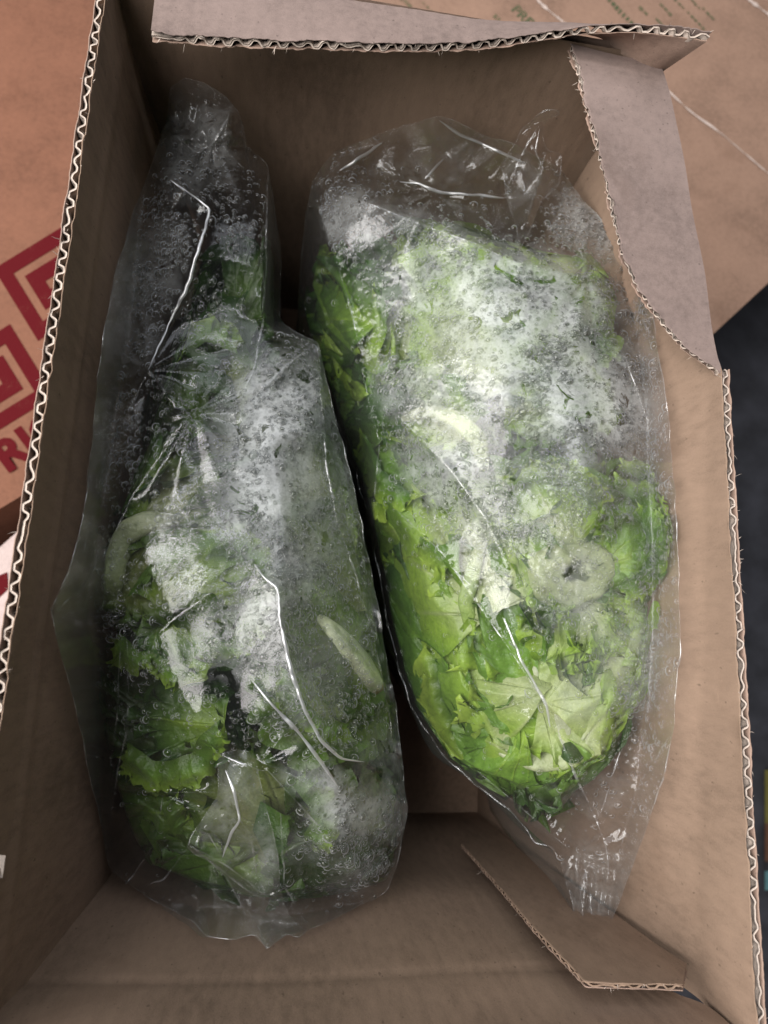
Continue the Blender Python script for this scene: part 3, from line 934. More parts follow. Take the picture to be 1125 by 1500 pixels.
def welts(name, film, parent, paths, seed=0):
    """rolled creases and film edges: thin tapering half tubes lying along the sheet"""
    for i, (pts, rad) in enumerate(paths):
        p2 = np.array([p[:2] for p in pts], float); L = np.linalg.norm(np.diff(p2, axis=0), axis=1).sum(); n = max(8, int(L / 3.0))
        q = resample(p2, n)
        for _ in range(3): q[1:-1] = .25 * q[:-2] + .5 * q[1:-1] + .25 * q[2:]
        idx = [int(np.argmin((film.px - a) ** 2 + (film.py - b) ** 2)) for a, b in q]
        c = film.w[idx].copy()
        for _ in range(4): c[1:-1] = .25 * c[:-2] + .5 * c[1:-1] + .25 * c[2:]
        up = np.array([0, 0, CAM_H]) - c; up /= np.linalg.norm(up, axis=1)[:, None]
        tg = np.gradient(c, axis=0); tg /= np.linalg.norm(tg, axis=1)[:, None] + 1e-12
        sd = np.cross(up, tg); sd /= np.linalg.norm(sd, axis=1)[:, None] + 1e-12
        u = np.linspace(0, 1, n); tap = np.clip(np.sin(u * math.pi), 0, 1) ** .5 * (np.clip(2.0 * vnoise((u * L / 30)[:, None], seed + i) - .35, .12, 1.4) if rad <= .00078 else .55 + .7 * vnoise((u * L / 26)[:, None], seed + i)) + .05
        th = np.linspace(-.15, math.pi + .15, 8)
        V = c[:, None] + (rad * tap)[:, None, None] * (np.cos(th)[None, :, None] * sd[:, None] + np.sin(th)[None, :, None] * up[:, None] * .8) + up[:, None] * .0003
        mk(name, V.reshape(-1, 3), grid_faces(n, 8), M['crease' if rad > .00078 else 'fold'], parent)


def under_sheet(name, film, parent, zlow, cell=16):
    """the rest of the bag: from the outline round underneath to where it lies on the bottom"""
    lo = np.array(film.outline); m = 120
    q = resample(np.concatenate([lo, lo[:1]]), m + 1)[:-1]
    rim_w = keep_inside(Pn(q[:, 0], q[:, 1], q[:, 2])); ctr = rim_w.mean(0); rows = [rim_w]
    K = 12
    for k in range(1, K + 1):
        t = k / K; a = t * math.pi / 2
        sc_ = math.cos(a) ** .55 if t < 1 else .0
        p = ctr + (rim_w - ctr) * max(sc_, .02)
        p[:, 2] = rim_w[:, 2] * (1 - math.sin(a)) + zlow * math.sin(a)
        p[:, :2] += (vnoise(np.stack([np.arange(m) * .35, np.full(m, k * .6)], 1), 5)[:, None] - .5) * .006 * sc_
        p[:, 0] = np.clip(p[:, 0], X0 + TH + .012, TX1 - .014); p[:, 1] = np.clip(p[:, 1], Y0 + TH + .02, Y1 - .015)
        rows.append(p)
    G = np.stack(rows, 1)                                              # m x (K+1)
    G = np.concatenate([G, G[:1]], 0)
    f = grid_faces(m + 1, K + 1)
    z0 = np.zeros((m + 1) * (K + 1))
    return mk(name, G.reshape(-1, 3), f, M['film'], parent, attrs={"fog": z0, "wet": z0})


# ------------------------------------------------------------------ right bag
R_out = [(457, 268, -.105), (470, 245, -.100), (492, 220, -.095), (560, 196, -.088), (643, 169, -.080), (662, 176, -.080), (700, 196, -.082), (760, 212, -.085),
         (822, 250, -.088), (850, 288, -.080), (880, 318, -.074), (912, 352, -.068), (938, 400, -.062), (956, 470, -.057), (972, 560, -.052), (982, 650, -.050),
         (990, 740, -.048), (994, 850, -.048), (996, 950, -.050), (987, 1070, -.055), (972, 1140, -.060), (945, 1220, -.072), (915, 1300, -.088), (898, 1346, -.095),
         (884, 1370, -.098), (860, 1366, -.098), (842, 1354, -.098), (838, 1318, -.098), (828, 1290, -.100), (819, 1262, -.102), (806, 1240, -.104), (784, 1236, -.106),
         (768, 1208, -.108), (748, 1190, -.110), (700, 1150, -.118), (660, 1118, -.125), (628, 1078, -.130), (600, 1030, -.135), (578, 960, -.140), (562, 880, -.145),
         (548, 800, -.148), (528, 720, -.155), (505, 650, -.165), (480, 580, -.170), (452, 510, -.170), (436, 450, -.165), (440, 380, -.150), (447, 320, -.125)]
R_rid = [[(466, 300, -.088), (490, 370, -.082), (508, 430, -.080), (526, 510, -.078), (540, 590, -.080), (556, 650, -.086), (552, 700, -.100), (545, 770, -.125)],
         [(476, 282, -.082), (540, 298, -.066), (600, 322, -.058), (680, 352, -.053), (760, 386, -.052), (842, 406, -.054), (905, 395, -.060)],
         [(497, 250, -.084), (530, 229, -.080), (560, 209, -.081)],
         [(643, 176, -.074), (673, 197, -.066), (700, 208, -.065), (770, 240, -.070)],
         [(585, 266, -.084), (612, 268, -.078), (645, 282, -.080), (690, 285, -.080), (740, 290, -.082)],
         [(650, 232, -.080), (622, 262, -.074)],
         [(575, 742, -.100), (612, 776, -.080), (650, 812, -.066), (700, 885, -.057), (752, 958, -.053), (792, 1020, -.054), (812, 1062, -.057), (850, 1150, -.066), (888, 1238, -.080), (893, 1290, -.086), (886, 1350, -.094)],
         [(630, 762, -.076), (645, 815, -.070), (690, 858, -.062)],
         [(738, 905, -.0495), (766, 972, -.0485), (800, 1030, -.0500), (806, 1066, -.052)],
         [(560, 590, -.072), (610, 636, -.059), (660, 688, -.0515), (712, 760, -.050), (745, 830, -.049)],
         [(700, 1130, -.100), (760, 1180, -.096), (808, 1222, -.094), (842, 1250, -.094)],
         [(842, 1262, -.090), (850, 1310, -.092), (856, 1356, -.094)], [(856, 1258, -.096), (864, 1310, -.098), (868, 1360, -.099)], [(868, 1262, -.089), (876, 1300, -.090), (877, 1352, -.094)],
         [(920, 1060, -.058), (900, 1130, -.066), (880, 1190, -.076)],
         [(850, 470, -.044), (915, 520, -.046), (950, 620, -.045)],
         [(985, 1072, -.052), (930, 1160, -.064), (910, 1240, -.078)]]
R_pts = [(750, 560, -.036), (850, 620, -.034), (860, 760, -.034), (650, 500, -.050), (600, 460, -.062), (720, 450, -.044), (820, 480, -.043), (640, 610, -.052),
         (900, 900, -.040), (940, 780, -.042), (640, 880, -.078), (600, 850, -.104), (690, 980, -.070), (650, 1010, -.090), (740, 1070, -.070), (850, 980, -.042),
         (900, 1030, -.047), (780, 1130, -.082), (560, 250, -.092), (700, 250, -.084), (780, 300, -.078), (840, 340, -.072), (600, 300, -.072), (720, 330, -.066),
         (490, 500, -.115), (510, 620, -.120), (880, 1090, -.060), (940, 1120, -.060), (740, 700, -.042), (600, 700, -.076), (620, 930, -.105), (700, 820, -.060)]
R_fog = [(760, 440, 130, 70, 10, .98), (660, 440, 120, 90, 20, .62), (850, 580, 100, 90, 35, 1.0), (770, 520, 110, 90, 0, .92), (620, 560, 70, 70, 0, .55), (690, 720, 60, 110, -35, .55),
         (640, 700, 45, 80, -35, .6), (930, 620, 50, 130, 0, .42), (800, 690, 110, 70, 20, .38), (840, 850, 100, 80, 0, .34), (920, 960, 60, 90, 0, .42), (640, 340, 150, 22, 20, .5),
         (520, 320, 60, 50, 0, .5), (870, 330, 70, 50, 40, .62), (860, 1010, 110, 70, 0, .25), (640, 240, 120, 50, -10, .25), (860, 1150, 120, 120, 0, .16), (870, 1300, 60, 70, 0, .3), (700, 620, 110, 90, 0, .32)]
R_wet = [(505, 310, 60, 60, 0, 1.0), (620, 360, 120, 60, 15, .7), (860, 330, 70, 60, 30, 1.0), (910, 470, 60, 130, -10, 1.0), (945, 650, 50, 190, 0, 1.0), (860, 560, 130, 130, 0, .9),
         (740, 520, 180, 140, 0, .55), (800, 720, 170, 110, 0, .7), (690, 760, 40, 90, -35, .9), (930, 930, 60, 120, 0, .8), (600, 560, 60, 120, -10, .6), (860, 870, 110, 100, 0, .55), (930, 1080, 50, 90, 0, .5)]
R_con = [(478, 330), (540, 322), (640, 318), (760, 360), (860, 372), (905, 420), (930, 520), (925, 640), (960, 690), (982, 760), (984, 840), (955, 880), (945, 960), (925, 1040),
         (885, 1108), (800, 1150), (760, 1156), (690, 1130), (640, 1085), (600, 1020), (572, 930), (552, 830), (530, 730), (500, 640), (470, 560), (440, 480), (436, 420), (456, 360)]
L_con = [(310, 330), (392, 260), (406, 330), (408, 440), (460, 520), (500, 680), (540, 860), (575, 1030), (590, 1140), (580, 1240), (500, 1300), (400, 1320), (300, 1300), (215, 1270), (180, 1200),
         (150, 1100), (140, 1010), (140, 900), (150, 800), (190, 720), (230, 620), (260, 520), (280, 430)]
filmR = Film(R_out, R_rid, R_pts, seed=40, pinch=((640, 282, 60, .0035, 7, .4), (842, 1255, 70, .003, 11, 0), (860, 405, 55, .002, 7, 2), (560, 700, 60, .0016, 8, 1), (760, 225, 60, .002, 6, 1)), pleats=((852, 1310, 62, 8, 15, .0022), (790, 1215, 45, 40, 13, .0014), (650, 245, 110, 30, 42, .0013)), strong=(0, 1, 2, 3, 4, 6, 8), content=R_con).raster()
q = P(760, 700, ZB)
bagR = empty("plastic_bag", (q[0], q[1], ZB + .006), "clear plastic bag whitest with mist, over bright frilly lettuce, against the box's right wall", "plastic bag", "clear bags of lettuce in the box")
fR = bag_mesh("film", filmR, bagR, R_fog, R_wet)
welts("fold", filmR, fR, [(r, .00090 if i in (2, 3, 4, 5, 8) else .0006 if i in (0, 1, 6) else .0004) for i, r in enumerate(R_rid)] + [(filmR.loop, .00030)], 1)
under_sheet("under_film", filmR, bagR, ZB + .012)
droplets("water_droplets", filmR, R_wet, 12000, bagR, 5, .00068)

# loose twisted corner at the top of the right bag
tabR = Film([(742, 292, -.072), (735, 240, -.066), (752, 214, -.060), (760, 200, -.056), (768, 186, -.052), (784, 172, -.047), (802, 161, -.044), (819, 159, -.043), (820, 168, -.044), (808, 172, -.046),
             (798, 182, -.050), (796, 200, -.054), (801, 222, -.058), (823, 226, -.060), (820, 268, -.066), (796, 292, -.068), (775, 336, -.066), (762, 372, -.056), (756, 330, -.066)],
            [[(745, 268, -.062), (768, 222, -.055), (788, 186, -.047)], [(792, 182, -.047), (784, 218, -.054), (796, 250, -.060)], [(800, 222, -.055), (790, 262, -.062), (768, 330, -.062)], [(752, 246, -.064), (775, 240, -.058), (790, 250, -.064)]],
            [(780, 205, -.053), (775, 280, -.068), (808, 245, -.065)], step=3.2, smooth=5, crinkle=.0009, cell=22., seed=77)
fT = bag_mesh("twisted_corner", tabR, bagR, [(775, 270, 60, 60, 0, .2)], [(775, 250, 40, 40, 0, .2)])

welts("fold", tabR, fT, [(r, .0005) for r in tabR.ridges] + [(tabR.loop, .0003)], 3)

# ------------------------------------------------------------------ left bag
L_out = [(243, 178, -.168), (250, 128, -.172), (272, 112, -.172), (300, 120, -.170), (330, 140, -.166), (350, 165, -.160), (357, 186, -.156), (360, 214, -.154), (378, 230, -.158), (392, 242, -.160),
         (402, 300, -.170), (410, 360, -.176), (412, 420, -.172), (408, 470, -.130), (430, 486, -.105), (465, 500, -.088), (476, 545, -.096), (484, 590, -.100), (505, 660, -.106), (526, 745, -.110), (546, 850, -.114), (563, 945, -.118),
         (580, 1040, -.120), (590, 1120, -.120), (596, 1195, -.122), (586, 1250, -.126), (568, 1306, -.130), (530, 1326, -.130), (495, 1344, -.128), (455, 1360, -.125), (438, 1372, -.124),
         (420, 1366, -.122), (390, 1391, -.120), (376, 1368, -.124), (345, 1376, -.128), (298, 1370, -.132), (282, 1348, -.136), (240, 1328, -.142), (202, 1304, -.148), (160, 1276, -.150),
         (146, 1200, -.140), (128, 1120, -.130), (112, 1040, -.118), (92, 970, -.100), (82, 930, -.088), (76, 894, -.076), (88, 868, -.074), (106, 820, -.072), (122, 760, -.072), (134, 660, -.074),
         (142, 560, -.080), (155, 470, -.090), (172, 392, -.104), (196, 312, -.124), (222, 240, -.146)]
L_rid = [[(250, 264, -.122), (285, 288, -.112), (308, 306, -.100), (290, 370, -.090), (272, 425, -.082), (245, 480, -.074), (217, 542, -.066)],
         [(392, 250, -.140), (391, 320, -.116), (389, 400, -.096), (384, 478, -.080), (372, 540, -.075), (345, 606, -.066)],
         [(384, 480, -.080), (420, 490, -.082), (462, 503, -.084), (420, 536, -.072), (380, 575, -.068), (345, 606, -.066), (282, 606, -.066)],
         [(466, 506, -.084), (470, 580, -.084), (478, 680, -.086), (492, 760, -.090), (520, 840, -.096), (545, 920, -.104), (566, 1020, -.108), (578, 1110, -.112)],
         [(217, 542, -.066), (243, 575, -.062), (230, 592, -.066)],
         [(274, 614, -.060), (236, 668, -.060), (196, 722, -.062), (160, 800, -.068), (122, 858, -.068), (82, 896, -.072)],
         [(217, 545, -.064), (180, 620, -.070), (140, 740, -.070), (112, 850, -.073)],
         [(372, 826, -.0545), (386, 846, -.051), (408, 862, -.049), (410, 905, -.049), (422, 965, -.051), (446, 1040, -.056), (470, 1085, -.061), (500, 1112, -.068), (534, 1116, -.076)],
         [(372, 1000, -.056), (400, 1034, -.056), (432, 1066, -.060), (466, 1110, -.066), (496, 1154, -.074)],
         [(376, 1112, -.066), (420, 1132, -.068), (462, 1152, -.072), (512, 1162, -.080), (545, 1128, -.092)],
         [(392, 1128, -.068), (440, 1180, -.072), (490, 1236, -.082), (545, 1298, -.108)],
         [(410, 1190, -.080), (418, 1300, -.100), (440, 1340, -.114), (452, 1356, -.120)],
         [(310, 868, -.052), (250, 910, -.053), (192, 952, -.060)],
         [(185, 930, -.072), (189, 1010, -.080), (187, 1070, -.088), (172, 1130, -.100), (163, 1190, -.112)], [(176, 940, -.076), (173, 1040, -.088), (162, 1120, -.102)],
         [(238, 1164, -.090), (228, 1230, -.104), (212, 1258, -.114), (165, 1280, -.138)], [(240, 1160, -.090), (280, 1160, -.086), (322, 1162, -.082)],
         [(212, 1258, -.114), (180, 1300, -.130)], [(274, 1242, -.108), (240, 1290, -.120), (206, 1298, -.132)], [(290, 1318, -.120), (296, 1366, -.128)],
         [(258, 200, -.150), (290, 226, -.146), (318, 204, -.144), (336, 168, -.146), (330, 198, -.140)], [(318, 206, -.146), (360, 250, -.136)],
         [(470, 905, -.072), (505, 940, -.076), (548, 1000, -.092)]]
L_pts = [(330, 700, -.058), (300, 800, -.055), (420, 760, -.058), (340, 930, -.053), (460, 860, -.064), (250, 1000, -.056), (300, 1060, -.057), (480, 1010, -.070), (530, 1050, -.090),
         (520, 1200, -.086), (470, 1280, -.102), (230, 1110, -.076), (200, 820, -.058), (150, 920, -.070), (140, 1010, -.094), (300, 1200, -.092), (230, 620, -.064), (300, 540, -.074),
         (330, 450, -.086), (350, 330, -.108), (200, 480, -.078), (190, 600, -.070), (290, 180, -.156), (330, 260, -.132), (240, 320, -.112), (440, 640, -.066), (400, 640, -.060),
         (340, 1320, -.122), (360, 1250, -.106), (510, 900, -.088), (540, 1000, -.098), (400, 330, -.150), (400, 430, -.130)]
L_fog = [(410, 610, 90, 75, -35, .92), (400, 710, 80, 100, 0, .84), (440, 830, 80, 90, 20, .62), (340, 940, 60, 60, 0, .55), (400, 900, 60, 90, 0, .60), (500, 960, 45, 90, 20, .42), (440, 1010, 60, 80, 0, .42),
         (520, 1190, 70, 45, 0, .74), (470, 1150, 60, 30, 20, .55), (560, 1140, 40, 90, 0, .40), (170, 500, 40, 160, 15, .22), (500, 720, 40, 120, -10, .46), (520, 1280, 60, 40, -15, .28), (540, 900, 30, 150, -12, .3),
         (290, 200, 75, 100, 0, .36), (205, 430, 60, 130, 20, .36), (460, 1250, 60, 60, 0, .25)]
L_wet = [(225, 345, 55, 110, 20, .75), (180, 520, 55, 200, 12, 1.0), (265, 450, 70, 110, 0, .45), (340, 620, 170, 120, 0, .45), (420, 800, 120, 90, 0, .95), (390, 920, 110, 90, 0, 1.0), (240, 880, 130, 160, 0, .45),
         (520, 1240, 70, 60, 0, .8), (440, 1050, 80, 60, 0, .7), (330, 300, 60, 90, 0, .35), (430, 560, 70, 60, 0, .6), (520, 900, 40, 160, -10, .5), (470, 1290, 60, 40, 0, .4)]
def lift(p): return (p[0], p[1], max(p[2], min(-.058, p[2] + .105 * max(0, 490 - p[1]) / 375)))


L_out = [lift(p) for p in L_out]; L_rid = [[lift(p) for p in r] for r in L_rid]; L_pts = [lift(p) for p in L_pts]
filmL = Film(L_out, L_rid, L_pts, seed=60, pinch=((217, 542, 60, .003, 7, .4), (238, 1162, 70, .0035, 9, 1), (310, 208, 60, .003, 7, 2), (282, 606, 70, .002, 8, 1), (380, 1120, 50, .0025, 8, 2), (390, 1340, 60, .003, 9, 0)), pleats=((390, 1350, 60, -20, 22, .0018), (290, 170, 60, 10, 22, .0016)), strong=(0, 7, 8, 9, 13), content=L_con).raster()
q = P(330, 800, ZB)
bagL = empty("plastic_bag", (q[0], q[1], ZB + .006), "clear plastic bag of lettuce darkened by painted shade, with a loose folded end, by the left wall", "plastic bag", "clear bags of lettuce in the box")
fL = bag_mesh("film", filmL, bagL, L_fog, L_wet)
welts("fold", filmL, fL, [(r, .00095 if i in (7, 8) else .00080 if i == 0 else .0006 if i in (1, 2, 3, 5, 9, 10) else .0004) for i, r in enumerate(L_rid)] + [(filmL.loop, .00030)], 2)
under_sheet("under_film", filmL, bagL, ZB + .012)
droplets("water_droplets", filmL, L_wet, 9500, bagL, 9, .00068)
flapL = Film([(322, 1106, -.062), (340, 1100, -.060), (360, 1096, -.058), (374, 1112, -.059), (386, 1160, -.060), (398, 1215, -.064), (408, 1270, -.074), (414, 1318, -.088), (424, 1340, -.096), (446, 1362, -.108), (420, 1368, -.110),
              (390, 1390, -.114), (376, 1350, -.106), (352, 1326, -.098), (330, 1286, -.086), (300, 1258, -.076), (271, 1243, -.070), (290, 1210, -.068), (318, 1168, -.064)],
             [[(330, 1128, -.054), (343, 1160, -.052), (352, 1202, -.055), (336, 1226, -.064), (326, 1256, -.074)], [(352, 1202, -.055), (368, 1222, -.060), (376, 1280, -.078)],
              [(280, 1240, -.066), (330, 1266, -.074), (362, 1290, -.080), (404, 1324, -.090)], [(276, 1236, -.070), (322, 1272, -.080), (360, 1302, -.088), (398, 1326, -.095)],
              [(324, 1106, -.058), (362, 1122, -.055), (390, 1130, -.062)], [(300, 1212, -.066), (322, 1250, -.072)]],
             [(340, 1190, -.058), (384, 1250, -.070), (310, 1225, -.070), (385, 1345, -.104)], step=3.2, smooth=6, crinkle=.0010, cell=30., seed=91, pinch=((385, 1318, 40, .002, 9, 0),))
fE = bag_mesh("folded_end", flapL, bagL, [(345, 1180, 70, 110, 0, .26), (385, 1250, 30, 80, 0, .36), (400, 1350, 50, 40, 0, .28)], [(400, 1240, 20, 60, 0, .8)])
welts("fold", flapL, fE, [(r, .0008 if i == 0 else .0005) for i, r in enumerate(flapL.ridges)] + [(flapL.loop, .00035)], 4)
wingL = Film([(236, 1330, -.128), (262, 1318, -.124), (286, 1310, -.120), (300, 1340, -.124), (306, 1374, -.130), (294, 1372, -.130), (270, 1352, -.130)],
             [[(284, 1314, -.116), (294, 1345, -.122), (298, 1370, -.127)], [(246, 1328, -.124), (275, 1350, -.128)]], [(272, 1334, -.130)], step=3.2, smooth=3, crinkle=.0008, cell=20., seed=95)
bag_mesh("crumpled_corner", wingL, bagL, [(270, 1340, 30, 30, 0, .15)], [(270, 1340, 3, 3, 0, .1)])

# ------------------------------------------------------------------ lettuce
PALE = np.array((.62, .68, .36)); LIME = np.array((.34, .50, .085)); MIDG = np.array((.15, .33, .035)); DARK = np.array((.050, .150, .018)); WHITE = np.array((.74, .76, .56))


def leaf(head, film, base, tip, zb, zt, wid, ruf, cols, seed, rib=.5, roll=0.0, cup=.10, margin=.0025, nr=28, na=130):
    r = np.random.default_rng(seed)
    A = P(base[0], base[1], zb); B = P(tip[0], tip[1], zt); L = np.linalg.norm(B - A); ax = (B - A) / L
    up = np.array([0, 0, CAM_H]) - (A + B) / 2; up -= ax * up.dot(ax); up /= np.linalg.norm(up)
    sd = np.cross(up, ax); cr, sr = math.cos(roll), math.sin(roll); up, sd = up * cr + sd * sr, sd * cr - up * sr
    S, T = np.meshgrid(np.linspace(0, 1, nr) ** .8, np.linspace(-1, 1, na), indexing='ij')
    a = T * 2.25
    jag = 1 + .035 * np.sin(r.integers(5, 8) * a + r.uniform(0, 6)) + .06 * np.sin(r.integers(13, 17) * a + r.uniform(0, 6)) + .16 * (vnoise(np.stack([a * 9 + 40, S * 0], -1), seed) - .5) * .40 + .05 * (vnoise(np.stack([a * 21 + 90, S * 0], -1), seed + 1) - .5)
    rad = (.62 + .10 * np.cos(a) + .06 * np.cos(2 * a)) * (1 + (jag - 1) * S ** 4)
    x = S * (.30 + rad * np.cos(a)); y = S * rad * np.sin(a) * wid
    f1, f2, f3 = r.integers(4, 7), r.integers(11, 16), r.integers(23, 31)
    p1, p2, p3, p4 = r.uniform(0, 6.28, 4)
    warp = a + .25 * np.sin(3 * a + p4)
    ru = S ** 2.4 * .30 * np.sin(f1 * warp + p1) + S ** 5 * .50 * np.sin(f2 * warp + p2 + 2 * S) + S ** 9 * .95 * np.sin(f3 * warp + p3 + 4 * S)
    # frill folds sideways too, which gives the curled margin
    tw = S ** 5 * ruf * .75 * np.cos(f2 * warp + p2 + 2 * S) + S ** 9 * ruf * .75 * np.cos(f3 * warp + p3 + 4 * S)
    ribw = .030 + .075 * rib * np.clip(1 - x, 0, 1) ** 1.2
    rb = np.exp(-(y / ribw) ** 2) * np.clip(1.15 - x, 0, 1)
    lat = np.abs(np.sin(a * 4.2 + .6 * S + .5 * np.sin(a * 2 + p1))); vein = np.exp(-(lat / .16) ** 2) * (1 - S * .6) * np.clip(S * 3, 0, 1)
    blis = vnoise(np.stack([x * 17 + seed, y * 17], -1), seed + 2) - .5
    h = ruf * ru + .055 * rib * rb - .020 * vein + cup * (y ** 2 * 1.2) - .10 * x ** 2 + .035 * blis * np.clip(S * 2 - .3, 0, 1)
    xx = x - tw * np.sin(a) * .0 + tw * np.cos(a + 1.57) * .8; yy = y + tw * np.sin(a + 1.57) * .8 * wid
    W = A + (xx[..., None] * ax + yy[..., None] * sd + h[..., None] * up) * L
    W = film.press(W.reshape(-1, 3), margin) if film is not None else W.reshape(-1, 3)
    pale, mid, grn = [np.asarray(c, float) for c in cols]
    t = np.clip(S ** 1.3 * 1.15 - .75 * rb * rib - .38 * vein + .22 * (vnoise(np.stack([x * 5 + seed, y * 5], -1), seed + 3) - .5), 0, 1)[..., None]
    C = np.where(t < .5, pale + (mid - pale) * t * 2, mid + (grn - mid) * (t - .5) * 2)
    return mk("leaf", W, grid_faces(nr, na), M['leaf'], head, colors=C.reshape(-1, 3))


def stalk(head, film, pts, width, z_off, c0=WHITE, c1=PALE, tipc=None, name="stalk", flat=.62, seed=0):
    """pale fleshy rib: a flattened tube along pixels"""
    q = smooth_path(np.array(pts, float), 34, 1)
    ix = np.clip((q[:, 0] / film.cell).astype(int), 0, film.rz.shape[1] - 1); iy = np.clip((q[:, 1] / film.cell).astype(int), 0, film.rz.shape[0] - 1)
    z = np.nan_to_num(film.rz[iy, ix], nan=-.1) - z_off
    for _ in range(6): z[1:-1] = (z[:-2] + z[1:-1] + z[2:]) / 3
    z -= .012 * np.abs(np.linspace(-1, 1, 34)) ** 5
    c = Pn(q[:, 0], q[:, 1], z); tg = np.gradient(c, axis=0); tg /= np.linalg.norm(tg, axis=1)[:, None]
    up = np.array([0, 0, CAM_H]) - c; up /= np.linalg.norm(up, axis=1)[:, None]; sd = np.cross(up, tg); sd /= np.linalg.norm(sd, axis=1)[:, None]
    m = 16; th = np.linspace(0, 2 * math.pi, m + 1); wd = width / FOC * (CAM_H - z) / 2
    u = np.linspace(0, 1, 34); prof = np.minimum(1, np.sin(np.clip(u * .96 + .02, 0, 1) * math.pi) ** .35) * (.75 + .35 * u) * (1 + .12 * (vnoise((u * 9)[:, None], seed) - .5))
    groove = 1 - .18 * np.exp(-((th - math.pi / 2) / .5) ** 2) + .06 * np.cos(5 * th)
    V = c[:, None] + (wd * prof)[:, None, None] * (np.cos(th)[None, :, None] * sd[:, None] + (np.sin(th) * groove * flat)[None, :, None] * up[:, None])
    C = np.tile((c0 + (c1 - c0) * u[:, None])[:, None], (1, m + 1, 1)) * (.9 + .2 * vnoise(np.stack(np.broadcast_arrays(u[:, None] * 4, th[None] * 6), -1), seed)[..., None])
    if tipc is not None: C[-2:] = tipc
    return mk(name, film.press(V.reshape(-1, 3), .002), grid_faces(34, m + 1), M['leaf'], head, colors=C.reshape(-1, 3))


def frill(head, film, path, width, z_off, cols, seed, amp=.0042, lam=.0105, side=1):
    """the curled margin of a leaf: a ribbon far longer at its free edge than along its path"""
    r = np.random.default_rng(seed); p2 = np.array(path, float); L = np.linalg.norm(np.diff(p2, axis=0), axis=1).sum(); n = int(L / 1.3); nv = 12
    q = smooth_path(p2, n, 1); q = q + (vnoise(np.stack([np.arange(n) / 26., np.zeros(n)], 1), seed)[:, None] - .5) * 16
    ix = np.clip((q[:, 0] / film.cell).astype(int), 0, film.rz.shape[1] - 1); iy = np.clip((q[:, 1] / film.cell).astype(int), 0, film.rz.shape[0] - 1)
    z = np.nan_to_num(film.rz[iy, ix], nan=-.1) - z_off
    for _ in range(14): z[1:-1] = (z[:-2] + z[1:-1] + z[2:]) / 3
    c = Pn(q[:, 0], q[:, 1], z); tg = np.gradient(c, axis=0); tg /= np.linalg.norm(tg, axis=1)[:, None] + 1e-12
    up = np.array([0, 0, CAM_H]) - c; up /= np.linalg.norm(up, axis=1)[:, None]; sd = np.cross(up, tg) * side; sd /= np.linalg.norm(sd, axis=1)[:, None] + 1e-12
    s = np.r_[0, np.cumsum(np.linalg.norm(np.diff(c, axis=0), axis=1))]; v = np.linspace(0, 1, nv)
    jit = 2.2 * vnoise((s / .02)[:, None], seed + 1)
    ph = (2 * math.pi * s / lam + 3 * jit)[:, None]; ph2 = (2 * math.pi * s / (lam * .37) + 5 * jit)[:, None]; ph3 = (2 * math.pi * s / (lam * 3.1) + r.uniform(0, 6))[:, None]
    W = width / FOC * .33 * (.6 + .8 * vnoise((s / .014)[:, None], seed + 2))[:, None] * np.minimum(1, np.sin(np.linspace(.03, .97, n) * math.pi) * 2.2)[:, None]
    g = v[None] ** 1.6; g2 = v[None] ** 4
    tooth = 1 + g2 * (.12 * np.sin(ph2 * 1.3) + .16 * (vnoise((s / .0018)[:, None], seed + 3) - .5)[:, None])
    h = amp * (g * np.sin(ph + 1.2 * v[None]) + .75 * g2 * np.sin(ph2) + .5 * g * np.sin(ph3))
    lt = amp * (.8 * g * np.cos(ph + 1.2 * v[None]) + .6 * g2 * np.cos(ph2))
    V = c[:, None] + sd[:, None] * (W * v[None] * tooth)[..., None] + up[:, None] * h[..., None] + tg[:, None] * lt[..., None]
    a, b, d = [np.asarray(k, float) for k in cols]
    t = np.broadcast_to(v[None, :, None], (n, nv, 1)); C = np.where(t < .5, a + (b - a) * t * 2, b + (d - b) * (t - .5) * 2) * (.8 + .4 * vnoise(np.stack([s / .006, s * 0], 1), seed + 4))[:, None, None]
    return mk("frilled_margin", film.press(V.reshape(-1, 3), .002), grid_faces(n, nv), M['leaf'], head, colors=C.reshape(-1, 3))


def head_at(px, py, label, group):
    q = P(px, py, -.18)
    return empty("lettuce_head", q, label, "lettuce", group)


def zfilm(film, x, y):
    i = int(np.clip(y / film.cell, 0, film.rz.shape[0] - 1)); j = int(np.clip(x / film.cell, 0, film.rz.shape[1] - 1))
    z = film.rz[i, j]; return -.11 if np.isnan(z) else z


def fill(head, film, core, n, lmin, lmax, cols, seed, a0=0, a1=360, deep=(.012, .09), ruf=.13, jit=28, wid=(.8, 1.15)):
    r = random.Random(seed)
    for k in range(n):
        t = k / max(1, n - 1); an = math.radians(a0 + (a1 - a0) * ((k * .618) % 1.0) + r.uniform(-14, 14)); ln = r.uniform(lmin, lmax)
        bx, by = core[0] + r.uniform(-jit, jit), core[1] + r.uniform(-jit, jit)
        tx, ty = bx + ln * math.cos(an), by - ln * math.sin(an)
        dp = deep[1] + (deep[0] - deep[1]) * t
        c = cols[r.randrange(len(cols))]; v = r.uniform(.8, 1.15)
        leaf(head, film, (bx, by), (tx, ty), zfilm(film, bx, by) - dp - .01, zfilm(film, tx, ty) - dp * 1.1 - r.uniform(0, .012), r.uniform(*wid), ruf * r.uniform(.8, 1.25),
             [np.array(q) * v for q in c], seed * 100 + k, rib=r.uniform(.3, .8), roll=r.uniform(-.7, .7), cup=r.uniform(-.15, .3), margin=r.uniform(.003, .014))


